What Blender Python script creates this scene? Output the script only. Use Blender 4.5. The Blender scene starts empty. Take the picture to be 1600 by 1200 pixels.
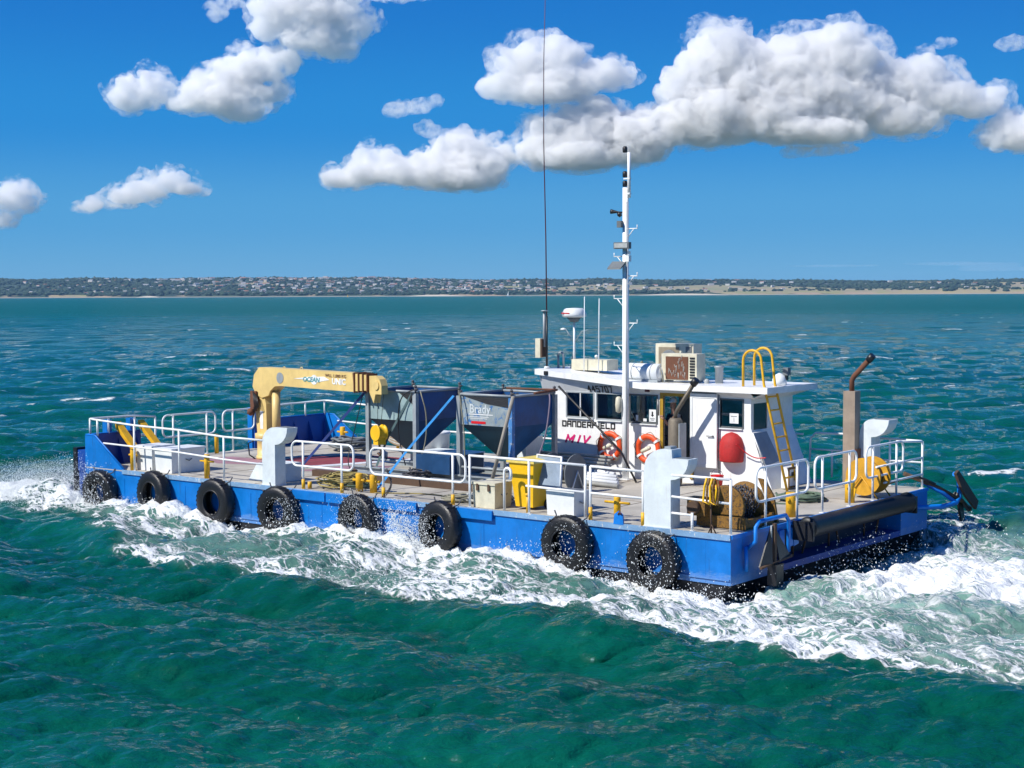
import bpy, bmesh, math, random
import numpy as np
from mathutils import Vector, Matrix
random.seed(7); rng = np.random.default_rng(11)
R = math.radians
scene = bpy.context.scene
COL = scene.collection

# ------------------------------------------------------------------ camera
CAM_H = 5.7
FPX = 2405.0                      # focal length in pixels of a 1600 px wide picture
cam_data = bpy.data.cameras.new("camera")
cam_data.sensor_width = 36.0
cam_data.lens = 36.0 * FPX / 1600.0
cam_data.clip_start = 0.5
cam_data.clip_end = 60000.0
cam = bpy.data.objects.new("camera", cam_data); COL.objects.link(cam)
pitch = math.atan((600 - 459) / FPX); roll = R(0.25)
m3 = Matrix.Rotation(R(90) - pitch, 3, 'X') @ Matrix.Rotation(-roll, 3, 'Z')
cam.matrix_world = Matrix.Translation((0, 0, CAM_H)) @ m3.to_4x4()
scene.camera = cam

# ------------------------------------------------------------------ light
SUN_EL = 45.0
sh = Vector((-0.886, -0.463)).normalized()            # where the sun stands, seen from above
world = bpy.data.worlds.new("World"); scene.world = world
world.use_nodes = True
wn = world.node_tree; wn.nodes.clear()
w_out = wn.nodes.new('ShaderNodeOutputWorld'); w_bg = wn.nodes.new('ShaderNodeBackground')
sky = wn.nodes.new('ShaderNodeTexSky'); sky.sky_type = 'NISHITA'; sky.sun_disc = False
sky.sun_elevation = R(SUN_EL); sky.sun_rotation = math.atan2(sh.x, sh.y)
sky.altitude = 0; sky.air_density = 1.0; sky.dust_density = 0.1; sky.ozone_density = 2.0
SKY_STRENGTH = 0.10; w_bg.inputs['Strength'].default_value = SKY_STRENGTH
# clear polarised-looking blue: the physical sky leaned towards a deep blue that pales at the horizon, the same all round
w_tc = wn.nodes.new('ShaderNodeTexCoord'); w_sep = wn.nodes.new('ShaderNodeSeparateXYZ'); wn.links.new(w_tc.outputs['Generated'], w_sep.inputs[0])
w_rmp = wn.nodes.new('ShaderNodeValToRGB'); wn.links.new(w_sep.outputs[2], w_rmp.inputs[0])
w_rmp.color_ramp.interpolation = 'EASE'
els = w_rmp.color_ramp.elements
els[0].position = 0.0; els[0].color = (.120, .40, .68, 1); els[1].position = 1.0; els[1].color = (.0, .075, .36, 1)
for pz, c_ in ((.05, (.060, .335, .69)), (.11, (.006, .245, .67)), (.19, (.0, .175, .60)), (.45, (.0, .11, .47))):
    e_ = els.new(pz); e_.color = (*c_, 1)
w_sc = wn.nodes.new('ShaderNodeVectorMath'); w_sc.operation = 'SCALE'; w_sc.inputs[3].default_value = .90 / SKY_STRENGTH; wn.links.new(w_rmp.outputs[0], w_sc.inputs[0])
w_mx = wn.nodes.new('ShaderNodeMix'); w_mx.data_type = 'RGBA'; w_mx.inputs[0].default_value = .95
wn.links.new(sky.outputs[0], w_mx.inputs[6]); wn.links.new(w_sc.outputs[0], w_mx.inputs[7]); wn.links.new(w_mx.outputs[2], w_bg.inputs[0]); wn.links.new(w_bg.outputs[0], w_out.inputs[0])
sun_d = bpy.data.lights.new("sun", 'SUN'); sun_d.energy = 5.0; sun_d.angle = R(0.5); sun_d.color = (1.0, 0.955, 0.88)
sun = bpy.data.objects.new("sun", sun_d); COL.objects.link(sun)
sdir = Vector((sh.x * math.cos(R(SUN_EL)), sh.y * math.cos(R(SUN_EL)), math.sin(R(SUN_EL))))
sun.rotation_euler = sdir.to_track_quat('Z', 'Y').to_euler()
sun.location = (-40, -20, 60)

scene.view_settings.view_transform = 'Standard'; scene.view_settings.look = 'None'
scene.view_settings.exposure = 0.18; scene.view_settings.gamma = 1.0
scene.view_settings.use_curve_mapping = False
scene.render.engine = 'CYCLES'
cy = scene.cycles
cy.use_denoising = True
try: cy.denoiser = 'OPENIMAGEDENOISE'; cy.denoising_input_passes = 'RGB_ALBEDO_NORMAL'
except Exception: pass
cy.max_bounces = 14; cy.diffuse_bounces = 3; cy.glossy_bounces = 3; cy.transmission_bounces = 4
cy.transparent_max_bounces = 12; cy.volume_bounces = 12
cy.volume_step_rate = 1.4; cy.volume_max_steps = 256
cy.caustics_reflective = False; cy.caustics_refractive = False
cy.sample_clamp_indirect = 6.0

# ------------------------------------------------------------------ helpers
def tag(o, label=None, cat=None, group=None, kind=None):
    if label: o['label'] = label
    if cat: o['category'] = cat
    if group: o['group'] = group
    if kind: o['kind'] = kind
    return o

class N:
    """tiny node-tree writer"""
    def __init__(s, name):
        s.m = bpy.data.materials.new(name); s.m.use_nodes = True; s.t = s.m.node_tree; s.t.nodes.clear()
        s.out = s.t.nodes.new('ShaderNodeOutputMaterial')
    def n(s, typ, **kw):
        nd = s.t.nodes.new(typ)
        for k, v in kw.items():
            if k.startswith('i_'):
                nm = k[2:].replace('_', ' ')
                nd.inputs[nm].default_value = v
            elif k.startswith('x'): nd.inputs[int(k[1:])].default_value = v
            else: setattr(nd, k, v)
        return nd
    def l(s, a, b): s.t.links.new(a, b)
    def math(s, op, a, b=None, c=None, clamp=False):
        nd = s.t.nodes.new('ShaderNodeMath'); nd.operation = op; nd.use_clamp = clamp
        for i, v in enumerate((a, b, c)):
            if v is None: continue
            if isinstance(v, (int, float)): nd.inputs[i].default_value = v
            else: s.l(v, nd.inputs[i])
        return nd.outputs[0]
    def mix(s, f, a, b):
        nd = s.t.nodes.new('ShaderNodeMix'); nd.data_type = 'RGBA'; nd.clamp_factor = True
        for idx, v in ((0, f), (6, a), (7, b)):
            if isinstance(v, (int, float)): nd.inputs[idx].default_value = v
            elif isinstance(v, tuple): nd.inputs[idx].default_value = (*v[:3], 1)
            else: s.l(v, nd.inputs[idx])
        return nd.outputs[2]
    def ramp(s, f, pts):
        nd = s.t.nodes.new('ShaderNodeMapRange'); nd.interpolation_type = 'SMOOTHSTEP'
        (a, va), (b, vb) = pts
        nd.inputs[1].default_value = a; nd.inputs[2].default_value = b; nd.inputs[3].default_value = va; nd.inputs[4].default_value = vb
        s.l(f, nd.inputs[0]); return nd.outputs[0]
    def noise(s, vec, scale, detail=4, rough=.55, dist=0.0):
        nd = s.n('ShaderNodeTexNoise'); nd.inputs['Scale'].default_value = scale; nd.inputs['Detail'].default_value = detail
        nd.inputs['Roughness'].default_value = rough; nd.inputs['Distortion'].default_value = dist
        if vec is not None: s.l(vec, nd.inputs['Vector'])
        return nd.outputs[0]
    def mapping(s, vec, scale=(1, 1, 1), rot=(0, 0, 0), loc=(0, 0, 0)):
        nd = s.n('ShaderNodeMapping'); nd.inputs['Scale'].default_value = scale; nd.inputs['Rotation'].default_value = rot; nd.inputs['Location'].default_value = loc
        s.l(vec, nd.inputs[0]); return nd.outputs[0]

# numpy gradient-free value noise, 2-D and 3-D, smooth
def _h(ix, iy, iz, seed):
    h = (ix.astype(np.int64) * 374761393 + iy.astype(np.int64) * 668265263 + iz.astype(np.int64) * 2147483647 + seed * 974634777) & 0xffffffff
    h = ((h ^ (h >> 13)) * 1274126177) & 0xffffffff
    h = ((h ^ (h >> 16)) * 2246822519) & 0xffffffff
    return ((h ^ (h >> 15)) & 0xffffff) / float(0xffffff)
def vnoise(x, y, z, seed=0):
    x = np.asarray(x, float); y = np.asarray(y, float); z = np.asarray(z, float) + 0 * x
    ix, iy, iz = np.floor(x), np.floor(y), np.floor(z)
    fx, fy, fz = x - ix, y - iy, z - iz
    fx = fx * fx * (3 - 2 * fx); fy = fy * fy * (3 - 2 * fy); fz = fz * fz * (3 - 2 * fz)
    r = 0
    for dx in (0, 1):
        for dy in (0, 1):
            for dz in (0, 1):
                r = r + _h(ix + dx, iy + dy, iz + dz, seed) * (fx if dx else 1 - fx) * (fy if dy else 1 - fy) * (fz if dz else 1 - fz)
    return r * 2 - 1
def fbm(x, y, z=0.0, o=4, seed=0, g=.5, billow=False):
    a, s, f = 1.0, 0, 1.0
    for k in range(o):
        n = vnoise(x * f + 17.3 * k, y * f + 9.1 * k, np.asarray(z) * f, seed + k)
        s = s + a * ((1 - 2 * np.abs(n)) if billow else n); a *= g; f *= 2.03
    return s
def sstep(a, b, x):
    t = np.clip((x - a) / (b - a), 0, 1); return t * t * (3 - 2 * t)

def mesh_from(name, verts, faces, mat=None, smooth=False):
    me = bpy.data.meshes.new(name)
    verts = np.asarray(verts, dtype=np.float32); faces = np.asarray(faces, dtype=np.int32)
    k = faces.shape[1]
    me.vertices.add(len(verts)); me.vertices.foreach_set('co', verts.ravel())
    me.loops.add(faces.size); me.loops.foreach_set('vertex_index', faces.ravel())
    me.polygons.add(len(faces)); me.polygons.foreach_set('loop_start', np.arange(0, faces.size, k, dtype=np.int32))
    try: me.polygons.foreach_set('loop_total', np.full(len(faces), k, dtype=np.int32))
    except Exception: pass
    me.update(calc_edges=True); me.validate()
    if smooth: me.polygons.foreach_set('use_smooth', np.ones(len(faces), dtype=bool))
    if mat: me.materials.append(mat)
    return me

# ------------------------------------------------------------------ the boat's own frame
# u runs from the stern to the bow, v from the near (port) side to the far side, w up from the deck
DECK = 1.12; AX, AY = 4.1112, 28.7802
UX, UY = -0.78284, 0.62222; VX, VY = 0.62222, 0.78284
YAW = math.atan2(-UY, -UX)        # local x axis points aft
def to_uv(x, y):
    dx, dy = x - AX, y - AY
    return dx * UX + dy * UY, dx * VX + dy * VY
def to_world(u, v, w=0.0):
    return Vector((AX + u * UX + v * VX, AY + u * UY + v * VY, DECK + w))

# ------------------------------------------------------------------ sea
def spectrum_patch(L, n, kp, kmin, kmax, wind, seed, spread=3.0, p=3.5, rms=0.1, chop=1.0):
    r = np.random.default_rng(seed)
    k1 = np.fft.fftfreq(n, L / n) * 2 * np.pi
    kx, ky = np.meshgrid(k1, k1, indexing='ij'); k = np.hypot(kx, ky); k[0, 0] = 1
    c = np.abs((kx * wind[0] + ky * wind[1]) / k)
    S = k ** (-p) * np.exp(-1.1 * (kp / k) ** 2) * (0.10 + c ** (2 * spread))
    S *= sstep(kmin * .8, kmin * 1.1, k) * (1 - sstep(kmax * .85, kmax * 1.15, k)); S[0, 0] = 0
    a = (r.normal(size=(n, n)) + 1j * r.normal(size=(n, n))) * np.sqrt(S)
    h = np.fft.ifft2(a).real
    sc = rms / h.std()
    ha = np.fft.fft2(h * sc)
    dx = np.fft.ifft2(-1j * kx / k * ha).real * chop
    dy = np.fft.ifft2(-1j * ky / k * ha).real * chop
    return L, n, h * sc, dx, dy
def sample(patch, x, y):
    L, n, *f = patch
    gx = (x / L % 1) * n; gy = (y / L % 1) * n
    i0 = np.floor(gx).astype(int) % n; j0 = np.floor(gy).astype(int) % n
    fx = gx - np.floor(gx); fy = gy - np.floor(gy); i1 = (i0 + 1) % n; j1 = (j0 + 1) % n
    return [a[i0, j0] * (1 - fx) * (1 - fy) + a[i1, j0] * fx * (1 - fy) + a[i0, j1] * (1 - fx) * fy + a[i1, j1] * fx * fy for a in f]

def axis_x():
    xs = [0.0]; d = 0.06
    while xs[-1] < 9000:
        x = xs[-1]
        st = 0.06 if x < 13.5 else 0.06 * (x / 13.5) ** 1.75
        xs.append(x + st)
    xs = np.array(xs); return np.concatenate([-xs[:0:-1], xs])
def axis_y():
    ys = [14.0]
    while ys[-1] < 5200:
        y = ys[-1]
        ys.append(y + min(max(0.62 * y * y / 8772.0, 0.045), 0.0075 * y + 0.0))
        if len(ys) > 3000: break
    back = [14.0]
    while back[-1] > -300:
        back.append(back[-1] - 0.06 * (1 + (14 - back[-1]) * 0.35))
    return np.array(back[:0:-1] + ys)
def ell(u, v, cu, cv, ru, rv):                     # soft elliptical bump, 1 in the middle
    return np.clip(1 - ((u - cu) / ru) ** 2 - ((v - cv) / rv) ** 2, 0, 1)

def foam_field(u, v):
    """how much foam lies on the water, in the boat's frame"""
    wob = 0.35 * fbm(u * .55, v * .55, 3.3, 3, 5) + 0.18 * fbm(u * 1.7, v * 1.7, 1.3, 2, 9)
    # wash that leaves the near side of the bow and runs aft
    out = np.interp(u, [-30, -12, -6, -2, 2, 6, 9, 11.5, 13, 15, 17, 19, 20.2], [-5.6, -4.6, -3.9, -3.5, -3.75, -4.0, -4.15, -4.4, -4.2, -3.1, -2.2, -1.3, -.4]) + wob
    dist = v - out                                   # >0 inside the wash
    near = sstep(-.1, .55, dist) * (v < 1.0) * (u < 20.6)
    crest = np.exp(-((dist - .35) / .38) ** 2) * (u < 17.5) * (v < 1)
    hullband = np.exp(-np.clip(-v - .25, 0, 9) / .9) * (v < .6) * (v > -6) * (u < 20.3) * (u > -.4)
    core = near * (np.interp(u, [9, 12.5], [.62, .42]) + .25 * np.clip(fbm(u * .4, v * 1.1, .7, 3, 21), -1, 1))
    f = np.maximum(core, np.maximum(.82 * crest * (.75 + .4 * fbm(u * .5, v * .5, 0, 2, 3)), 1.1 * hullband))
    f = np.maximum(f, .85 * sstep(-.1, .3, dist) * sstep(8.5, 4.5, u) * (u > -3) * (v < 1) * (.75 + .4 * fbm(u * .8, v * .9, .2, 3, 23)))
    # turbulent wake behind the transom
    far = np.interp(u, [-30, -10, -4, -1, .4], [13.5, 12.5, 12.6, 12.6, 10.5]) + wob * 1.5
    wake = sstep(-.1, 1.0, far - v) * sstep(.1, .9, v - out) * sstep(.5, -.3, u)
    boil = np.clip(1.1 * ell(u, v, -3.2, 3.2, 4.8, 3.9) + .8 * ell(u, v, -1.2, 8.0, 2.6, 3.4) + .6 * ell(u, v, -8, 4.2, 6, 4), 0, 1)
    f = np.maximum(f, wake * (.46 + .30 * fbm(u * .5, v * .6, 4.4, 3, 33)))
    f = np.maximum(f, wake * boil * 1.0)
    # far side wash seen past the stern quarter
    fs = sstep(0, .8, 12.6 + wob - v) * (v > 8.5) * (u > -.5) * (u < 2.5)
    f = np.maximum(f, .55 * fs * sstep(2.6, 0, u))
    # bow wave thrown forward and to the near side
    bow = np.clip(ell(u, v, 22.3, .9, 3.6, 2.3) * 1.7, 0, 1) + .9 * ell(u, v, 20.2, -.9, 1.3, 1.4) + .9 * ell(u, v, 24.8, 1.2, 3.2, 1.2)
    f = np.maximum(f, np.clip(bow, 0, 1) * (.85 + .25 * fbm(u, v, 2, 2, 8)))
    milky = np.clip(wake * boil * 1.0 + .42 * near + .30 * wake, 0, 1)
    return np.clip(f, 0, 1), np.clip(milky, 0, 1)

def wake_height(u, v):
    """standing waves the boat makes"""
    z = np.zeros_like(u)
    # divergent bow wave running aft on the near side
    out = np.interp(u, [-30, -12, -6, -2, 2, 6, 9, 11.5, 13, 15, 17, 19], [-6.2, -5.2, -4.5, -4.1, -4.2, -4.4, -4.5, -4.6, -4.2, -3.1, -2.2, -1.3])
    d = v - out
    fade = sstep(20, 17, u) * sstep(-16, -3, u)
    z += .20 * np.exp(-((d + .1) / .75) ** 2) * fade * (.6 + .55 * np.sin(u * .9 + 1.0))
    z -= .13 * np.exp(-((d + 1.9) / 1.0) ** 2) * fade
    z += .11 * np.exp(-((d + 3.7) / .9) ** 2) * fade * (.7 + .4 * np.sin(u * .6))
    # hump abeam aft, hollow at the quarter
    z += .16 * np.exp(-((u + .5) / 2.2) ** 2 - ((v + 4.9) / 1.3) ** 2)
    z -= .10 * np.exp(-((u - .3) / 1.4) ** 2 - ((v + .6) / 1.4) ** 2)
    z += .13 * np.exp(-((u - 18.2) / 1.6) ** 2 - ((v + .8) / .9) ** 2)
    z += .30 * np.exp(-((u - 21.0) / 1.3) ** 2 - ((v - .6) / 1.5) ** 2)
    z += .16 * np.exp(-((u - 15.8) / 1.3) ** 2 - ((v + 1.0) / .9) ** 2)
    z += .14 * np.exp(-((u - 5.2) / 1.5) ** 2 - ((v + .7) / .8) ** 2)
    z += .20 * np.exp(-np.clip(-v, 0, 9) / 1.1) * (v > -7) * sstep(19.5, 17, u) * sstep(.5, 3.5, u) * (v < .5)
    z += .45 * np.exp(-((u - 21.6) / 1.5) ** 2 - ((v - .1) / 1.2) ** 2) + .25 * np.exp(-((u - 24) / 1.6) ** 2 - ((v - .9) / 1.0) ** 2)
    z += .34 * np.exp(-((u + 3.4) / 2.2) ** 2 - ((v - 3.0) / 2.6) ** 2) - .12 * np.exp(-((u + .6) / .9) ** 2 - ((v - 4.0) / 3.5) ** 2)
    return z

WIND = (0.30, -0.954)
def build_sea():
    X, Y = axis_x(), axis_y()
    nx, ny = len(X), len(Y)
    xx, yy = np.meshgrid(X, Y, indexing='xy')
    xx = xx.ravel(); yy = yy.ravel()
    dist = np.hypot(xx, yy)
    dxm = np.gradient(X); dym = np.gradient(Y)
    sp = np.maximum(np.tile(dxm, ny), np.repeat(dym, nx))
    z = np.zeros_like(xx); ox = np.zeros_like(xx); oy = np.zeros_like(xx)
    bands = [spectrum_patch(211.0, 512, .75, .28, 1.6, WIND, 3, 2.5, 3.6, .085, 1.2),
             spectrum_patch(53.0, 512, 1.7, 1.6, 5.0, (0.05, -1), 5, 1.6, 3.4, .068, 1.35),
             spectrum_patch(17.0, 512, 5.0, 5.0, 17., (.5, -.87), 8, 1.2, 3.2, .0250, 1.2),
             spectrum_patch(7.3, 512, 17., 17., 60., (-.1, -1), 9, 1.0, 3.2, .0085, 1.05)]
    for b, lam in zip(bands, (4.0, 1.3, .4, .11)):
        wgt = 1 - sstep(lam * .45, lam * 1.3, sp)
        act = wgt > 0.002
        h, dx, dy = sample(b, xx[act], yy[act])
        z[act] += h * wgt[act]; ox[act] += dx * wgt[act]; oy[act] += dy * wgt[act]
    u, v = to_uv(xx, yy)
    nearb = (u > -32) & (u < 32) & (v > -14) & (v < 20)
    foam = np.zeros_like(xx); milky = np.zeros_like(xx)
    un, vn = u[nearb], v[nearb]
    f, mk = foam_field(un, vn)
    foam[nearb] = f; milky[nearb] = mk
    z[nearb] += wake_height(un, vn)
    xn, yn = xx[nearb], yy[nearb]
    turb = 1.3 * f * (.055 * fbm(xn * 1.6, yn * 1.6, 0, 3, 61) + .045 * fbm(xn * 4.5, yn * 4.5, 0, 3, 71, .6)) + .03 * f * fbm(xn * 9, yn * 9, 0, 2, 79) + .08 * f * np.abs(fbm(xn * 2.3, yn * 2.3, 0, 2, 77))
    turb += mk * .06 * fbm(xn * .9, yn * .9, 0, 3, 66)
    z[nearb] += turb
    # hollow under the hull so no water stands on the deck or in the boat
    inside = (un > -.2) & (un < 20.4) & (vn > -.05) & (vn < 9.2)
    zz = z[nearb]; zz[inside] = np.minimum(zz[inside], -.25); z[nearb] = zz
    # breaking crests in open water
    crest = (z + .9 * (fbm(xx * .07, yy * .07, 0, 2, 91)) * .12)
    spots = [(-26.2, 72.5, 2.6, 0.8, .9), (-23.6, 72.9, 1.6, .5, .8), (-34.5, 61, 2.0, .5, .5), (33.0, 88, 1.6, .6, .6)]
    fx, fy = [np.r_[a] for a in zip(*[s[:2] for s in spots])]
    for (sx, sy, rx, ry, am) in spots:
        e = np.clip(1 - ((xx - sx) / rx) ** 2 - ((yy - sy - .25 * np.sin(xx * 1.3)) / ry) ** 2, 0, 1)
        foam = np.maximum(foam, am * e)
        z += .12 * e
    # sparse white specks of broken crests farther out
    far = (dist > 35) & ~nearb
    r2 = np.random.default_rng(4)
    speck = np.zeros_like(xx)
    hh = z[far]; nz = fbm(xx[far] * .35, yy[far] * .9, 0, 2, 101)
    speck[far] = sstep(1.02, 1.22, nz + 1.6 * hh)
    foam = np.maximum(foam, .75 * speck)
    co = np.stack([xx + ox, yy + oy, z], 1)
    ii = np.arange(nx - 1); jj = np.arange(ny - 1)
    a = (jj[:, None] * nx + ii[None, :]).ravel()
    faces = np.stack([a, a + 1, a + nx + 1, a + nx], 1)
    me = mesh_from('sea', co, faces, None, True)
    for nm, arr in (('foam', foam), ('milky', milky)):
        at = me.attributes.new(nm, 'FLOAT', 'POINT'); at.data.foreach_set('value', arr.astype(np.float32))
    ob = bpy.data.objects.new('sea', me); COL.objects.link(ob)
    ob['kind'] = 'structure'; ob['label'] = 'choppy green sea with white wash around the boat'
    print('sea verts', len(co))
    return ob

def sea_material():
    g = N('sea_water')
    geo = g.n('ShaderNodeNewGeometry'); pos = geo.outputs['Position']
    cd = g.n('ShaderNodeVectorMath', operation='LENGTH'); g.l(pos, cd.inputs[0]); dist = cd.outputs['Value']
    foam = g.n('ShaderNodeAttribute', attribute_name='foam').outputs['Fac']
    milky = g.n('ShaderNodeAttribute', attribute_name='milky').outputs['Fac']
    # body colour: green where it is clear, greyer and lighter where air is mixed in, bluer far out
    n1 = g.noise(g.mapping(pos, (.05, .10, 1)), 1.0, 4, .6)
    base = g.mix(g.ramp(n1, ((.35, 0), (.68, 1))), (.0007, .062, .038), (.0018, .100, .066))
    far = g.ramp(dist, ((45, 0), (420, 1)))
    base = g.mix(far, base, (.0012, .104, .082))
    mn = g.noise(pos, .9, 5, .65, .6)
    milk = g.math('MULTIPLY', milky, g.ramp(mn, ((.25, .25), (.75, 1.0))))
    base = g.mix(g.math('MULTIPLY', milk, .9), base, (.30, .47, .41))
    # foam lace, stretched the way the water runs past the hull
    mp = g.mapping(pos, (1, 1, .4), (0, 0, R(38.5)))
    st = g.mapping(mp, (.62, 1.25, 1))
    warp = g.n('ShaderNodeTexNoise', i_Scale=1.6, i_Detail=3.0); g.l(st, warp.inputs['Vector'])
    wv = g.n('ShaderNodeVectorMath', operation='MULTIPLY_ADD'); wv.inputs[1].default_value = (.9, .9, .9)
    g.l(warp.outputs['Color'], wv.inputs[0]); g.l(st, wv.inputs[2])
    lace = []
    for sc, w in ((2.2, 1.0), (5.6, .75)):
        vo = g.n('ShaderNodeTexVoronoi', feature='DISTANCE_TO_EDGE'); vo.inputs['Scale'].default_value = sc; g.l(wv.outputs[0], vo.inputs['Vector'])
        lace.append(g.math('MULTIPLY', g.ramp(vo.outputs['Distance'], ((.0, 1), (.22, 0))), w))
    lc = g.math('MAXIMUM', lace[0], lace[1])
    fine = g.noise(st, 5.5, 8, .72, .5)
    finer = g.noise(pos, 22, 4, .7)
    pat = g.math('ADD', g.math('MULTIPLY', lc, .30), g.math('MULTIPLY', fine, .72))
    pat = g.math('ADD', pat, g.math('MULTIPLY', g.math('SUBTRACT', finer, .5), .22))
    thr = g.math('MULTIPLY_ADD', foam, -.82, 1.02)                 # threshold falls as foam grows
    fm = g.n('ShaderNodeMapRange', interpolation_type='SMOOTHSTEP'); fm.inputs[3].default_value = 0; fm.inputs[4].default_value = 1
    g.l(pat, fm.inputs[0]); g.l(g.math('SUBTRACT', thr, .07), fm.inputs[1]); g.l(g.math('ADD', thr, g.math('MULTIPLY_ADD', g.ramp(milky, ((.62, 0), (1.0, 1))), .16, .12)), fm.inputs[2])
    fmask = g.math('MULTIPLY', fm.outputs[0], g.ramp(foam, ((.02, 0), (.12, 1))), clamp=True)
    # ripples
    b1 = g.noise(g.mapping(pos, (.9, 1.7, 1), (0, 0, .25)), 4.2, 5, .62)
    b2 = g.noise(g.mapping(pos, (.7, 1.6, 1), (0, 0, -.35)), .75, 6, .62, .3)
    b3 = g.noise(g.mapping(pos, (.5, 1.3, 1), (0, 0, .12)), .34, 7, .66, .2)
    hb = g.math('MULTIPLY', b1, .090)
    hb = g.math('ADD', hb, g.math('MULTIPLY', g.math('MULTIPLY', b2, .32), g.ramp(dist, ((20, .45), (100, 1.4)))))
    hb = g.math('ADD', hb, g.math('MULTIPLY', g.math('MULTIPLY', b3, 1.0), g.ramp(dist, ((90, 0), (260, 1)))))
    b4 = g.noise(g.mapping(pos, (.8, 1.5, 1), (0, 0, -.1)), 11.0, 3, .6)
    hb = g.math('ADD', hb, g.math('MULTIPLY', b4, .005))
    hb = g.math('ADD', hb, g.math('MULTIPLY', g.math('MULTIPLY', pat, fmask), .06))
    bump = g.n('ShaderNodeBump'); bump.inputs['Strength'].default_value = .85; bump.inputs['Distance'].default_value = 1.0
    g.l(hb, bump.inputs['Height'])
    p = g.n('ShaderNodeBsdfPrincipled'); p.inputs['IOR'].default_value = 1.333
    g.l(g.mix(fmask, base, (.80, .83, .82)), p.inputs['Base Color'])
    g.l(g.math('MAXIMUM', g.math('MULTIPLY_ADD', fmask, .55, .025), g.ramp(dist, ((60, .02), (600, .36)))), p.inputs['Roughness'])
    g.l(g.ramp(dist, ((35, .5), (500, .20))), p.inputs['Specular IOR Level'])
    g.l(bump.outputs[0], p.inputs['Normal'])
    g.l(p.outputs[0], g.out.inputs[0])
    return g.m
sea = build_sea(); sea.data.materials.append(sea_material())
# ------------------------------------------------------------------ clouds: real bodies of vapour, 7 km out
CD = 7000.0
KPX = CD / FPX                       # metres per photo pixel at that distance
def cloud_material(dens, col=(.9985, .9988, .999), erode=(.40, .56), wl=30):
    g = N('cloud_vapour'); pos = g.n('ShaderNodeNewGeometry').outputs['Position']
    nz = g.noise(g.mapping(pos, (1, 1, 1.15)), 1 / (wl * KPX), 8, .62, .45)
    dn = g.math('MULTIPLY', g.ramp(nz, ((erode[0], 0), (erode[1], 1))), dens)
    pv = g.n('ShaderNodeVolumePrincipled'); pv.inputs['Color'].default_value = (*col, 1); pv.inputs['Density'].default_value = dens
    pv.inputs['Anisotropy'].default_value = .15
    g.l(dn, pv.inputs['Density']); g.m.cycles.volume_step_rate = 1.0
    g.l(pv.outputs[0], g.out.inputs['Volume'])
    return g.m
def sky_point(px, py, d=0.0):
    D = CD + d
    return np.array([(px - 800) / FPX * D, D, CAM_H + (459 - py + (px - 800) * -.0044) / FPX * D])
def make_cloud(blobs, voxel, dens, seed, amp=1.0, erode=(.40, .56), wl=30):
    bm = bmesh.new()
    rb = np.random.default_rng(seed)
    big = []
    for b in blobs:
        px, py, rx, ry, *e = b; big.append((px, py + ry * .10, rx * .86, ry * .72, *e))
        if len(e) == 0 and dens > .004:
            for _ in range(int(4 + rx * .16)):
                a = rb.uniform(-.15, 1.15) * math.pi; q = rb.uniform(.55, .98); s_ = rb.uniform(.16, .42) * min(rx, ry * 1.5)
                big.append((px + rx * .86 * q * math.cos(a), py - ry * .80 * q * math.sin(a), s_ * rb.uniform(.9, 1.5), s_ * rb.uniform(.75, 1.05), rb.uniform(-.5, .7) * rx * KPX))
    for (px, py, rx, ry, *e) in big:
        c = sky_point(px, py, (e[0] if e else 0))
        mt = Matrix.Translation(Vector(c)) @ Matrix.Diagonal((rx * KPX, max(rx, ry) * KPX * .8, ry * KPX, 1))
        bmesh.ops.create_icosphere(bm, subdivisions=2, radius=1.0, matrix=mt)
    me = bpy.data.meshes.new('cloud_raw'); bm.to_mesh(me); bm.free()
    def remesh(me, vs):
        ob = bpy.data.objects.new('cloud_raw', me); COL.objects.link(ob)
        md = ob.modifiers.new('r', 'REMESH'); md.mode = 'VOXEL'; md.voxel_size = vs; md.use_smooth_shade = True
        ev = ob.evaluated_get(bpy.context.evaluated_depsgraph_get())
        m2 = bpy.data.meshes.new_from_object(ev); bpy.data.objects.remove(ob); bpy.data.meshes.remove(me); return m2
    def push(me, octs):
        n = len(me.vertices); co = np.empty(n * 3); me.vertices.foreach_get('co', co); co = co.reshape(-1, 3)
        no = np.empty(n * 3); me.vertices.foreach_get('normal', no); no = no.reshape(-1, 3)
        q = co / KPX; top = .45 + .55 * sstep(-.5, .4, no[:, 2])
        for (wl, am, bl) in octs:
            d = fbm(q[:, 0] / wl, q[:, 1] / wl, q[:, 2] / wl, 1, seed + int(wl), .5, bl)
            co = co + no * (d * am * amp * KPX * top)[:, None]
        me.vertices.foreach_set('co', co.ravel()); me.update(); return me
    me = remesh(me, voxel * KPX * 1.5)
    me = push(me, ((52, 5.0, True), (25, 5.0, True)))
    me2 = remesh(me, voxel * KPX * 1.0)
    me2 = push(me2, ((13, 2.8, True), (6.5, 1.2, True)))
    me2.materials.clear(); me2.materials.append(cloud_material(dens, erode=erode, wl=wl))
    return me2
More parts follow.
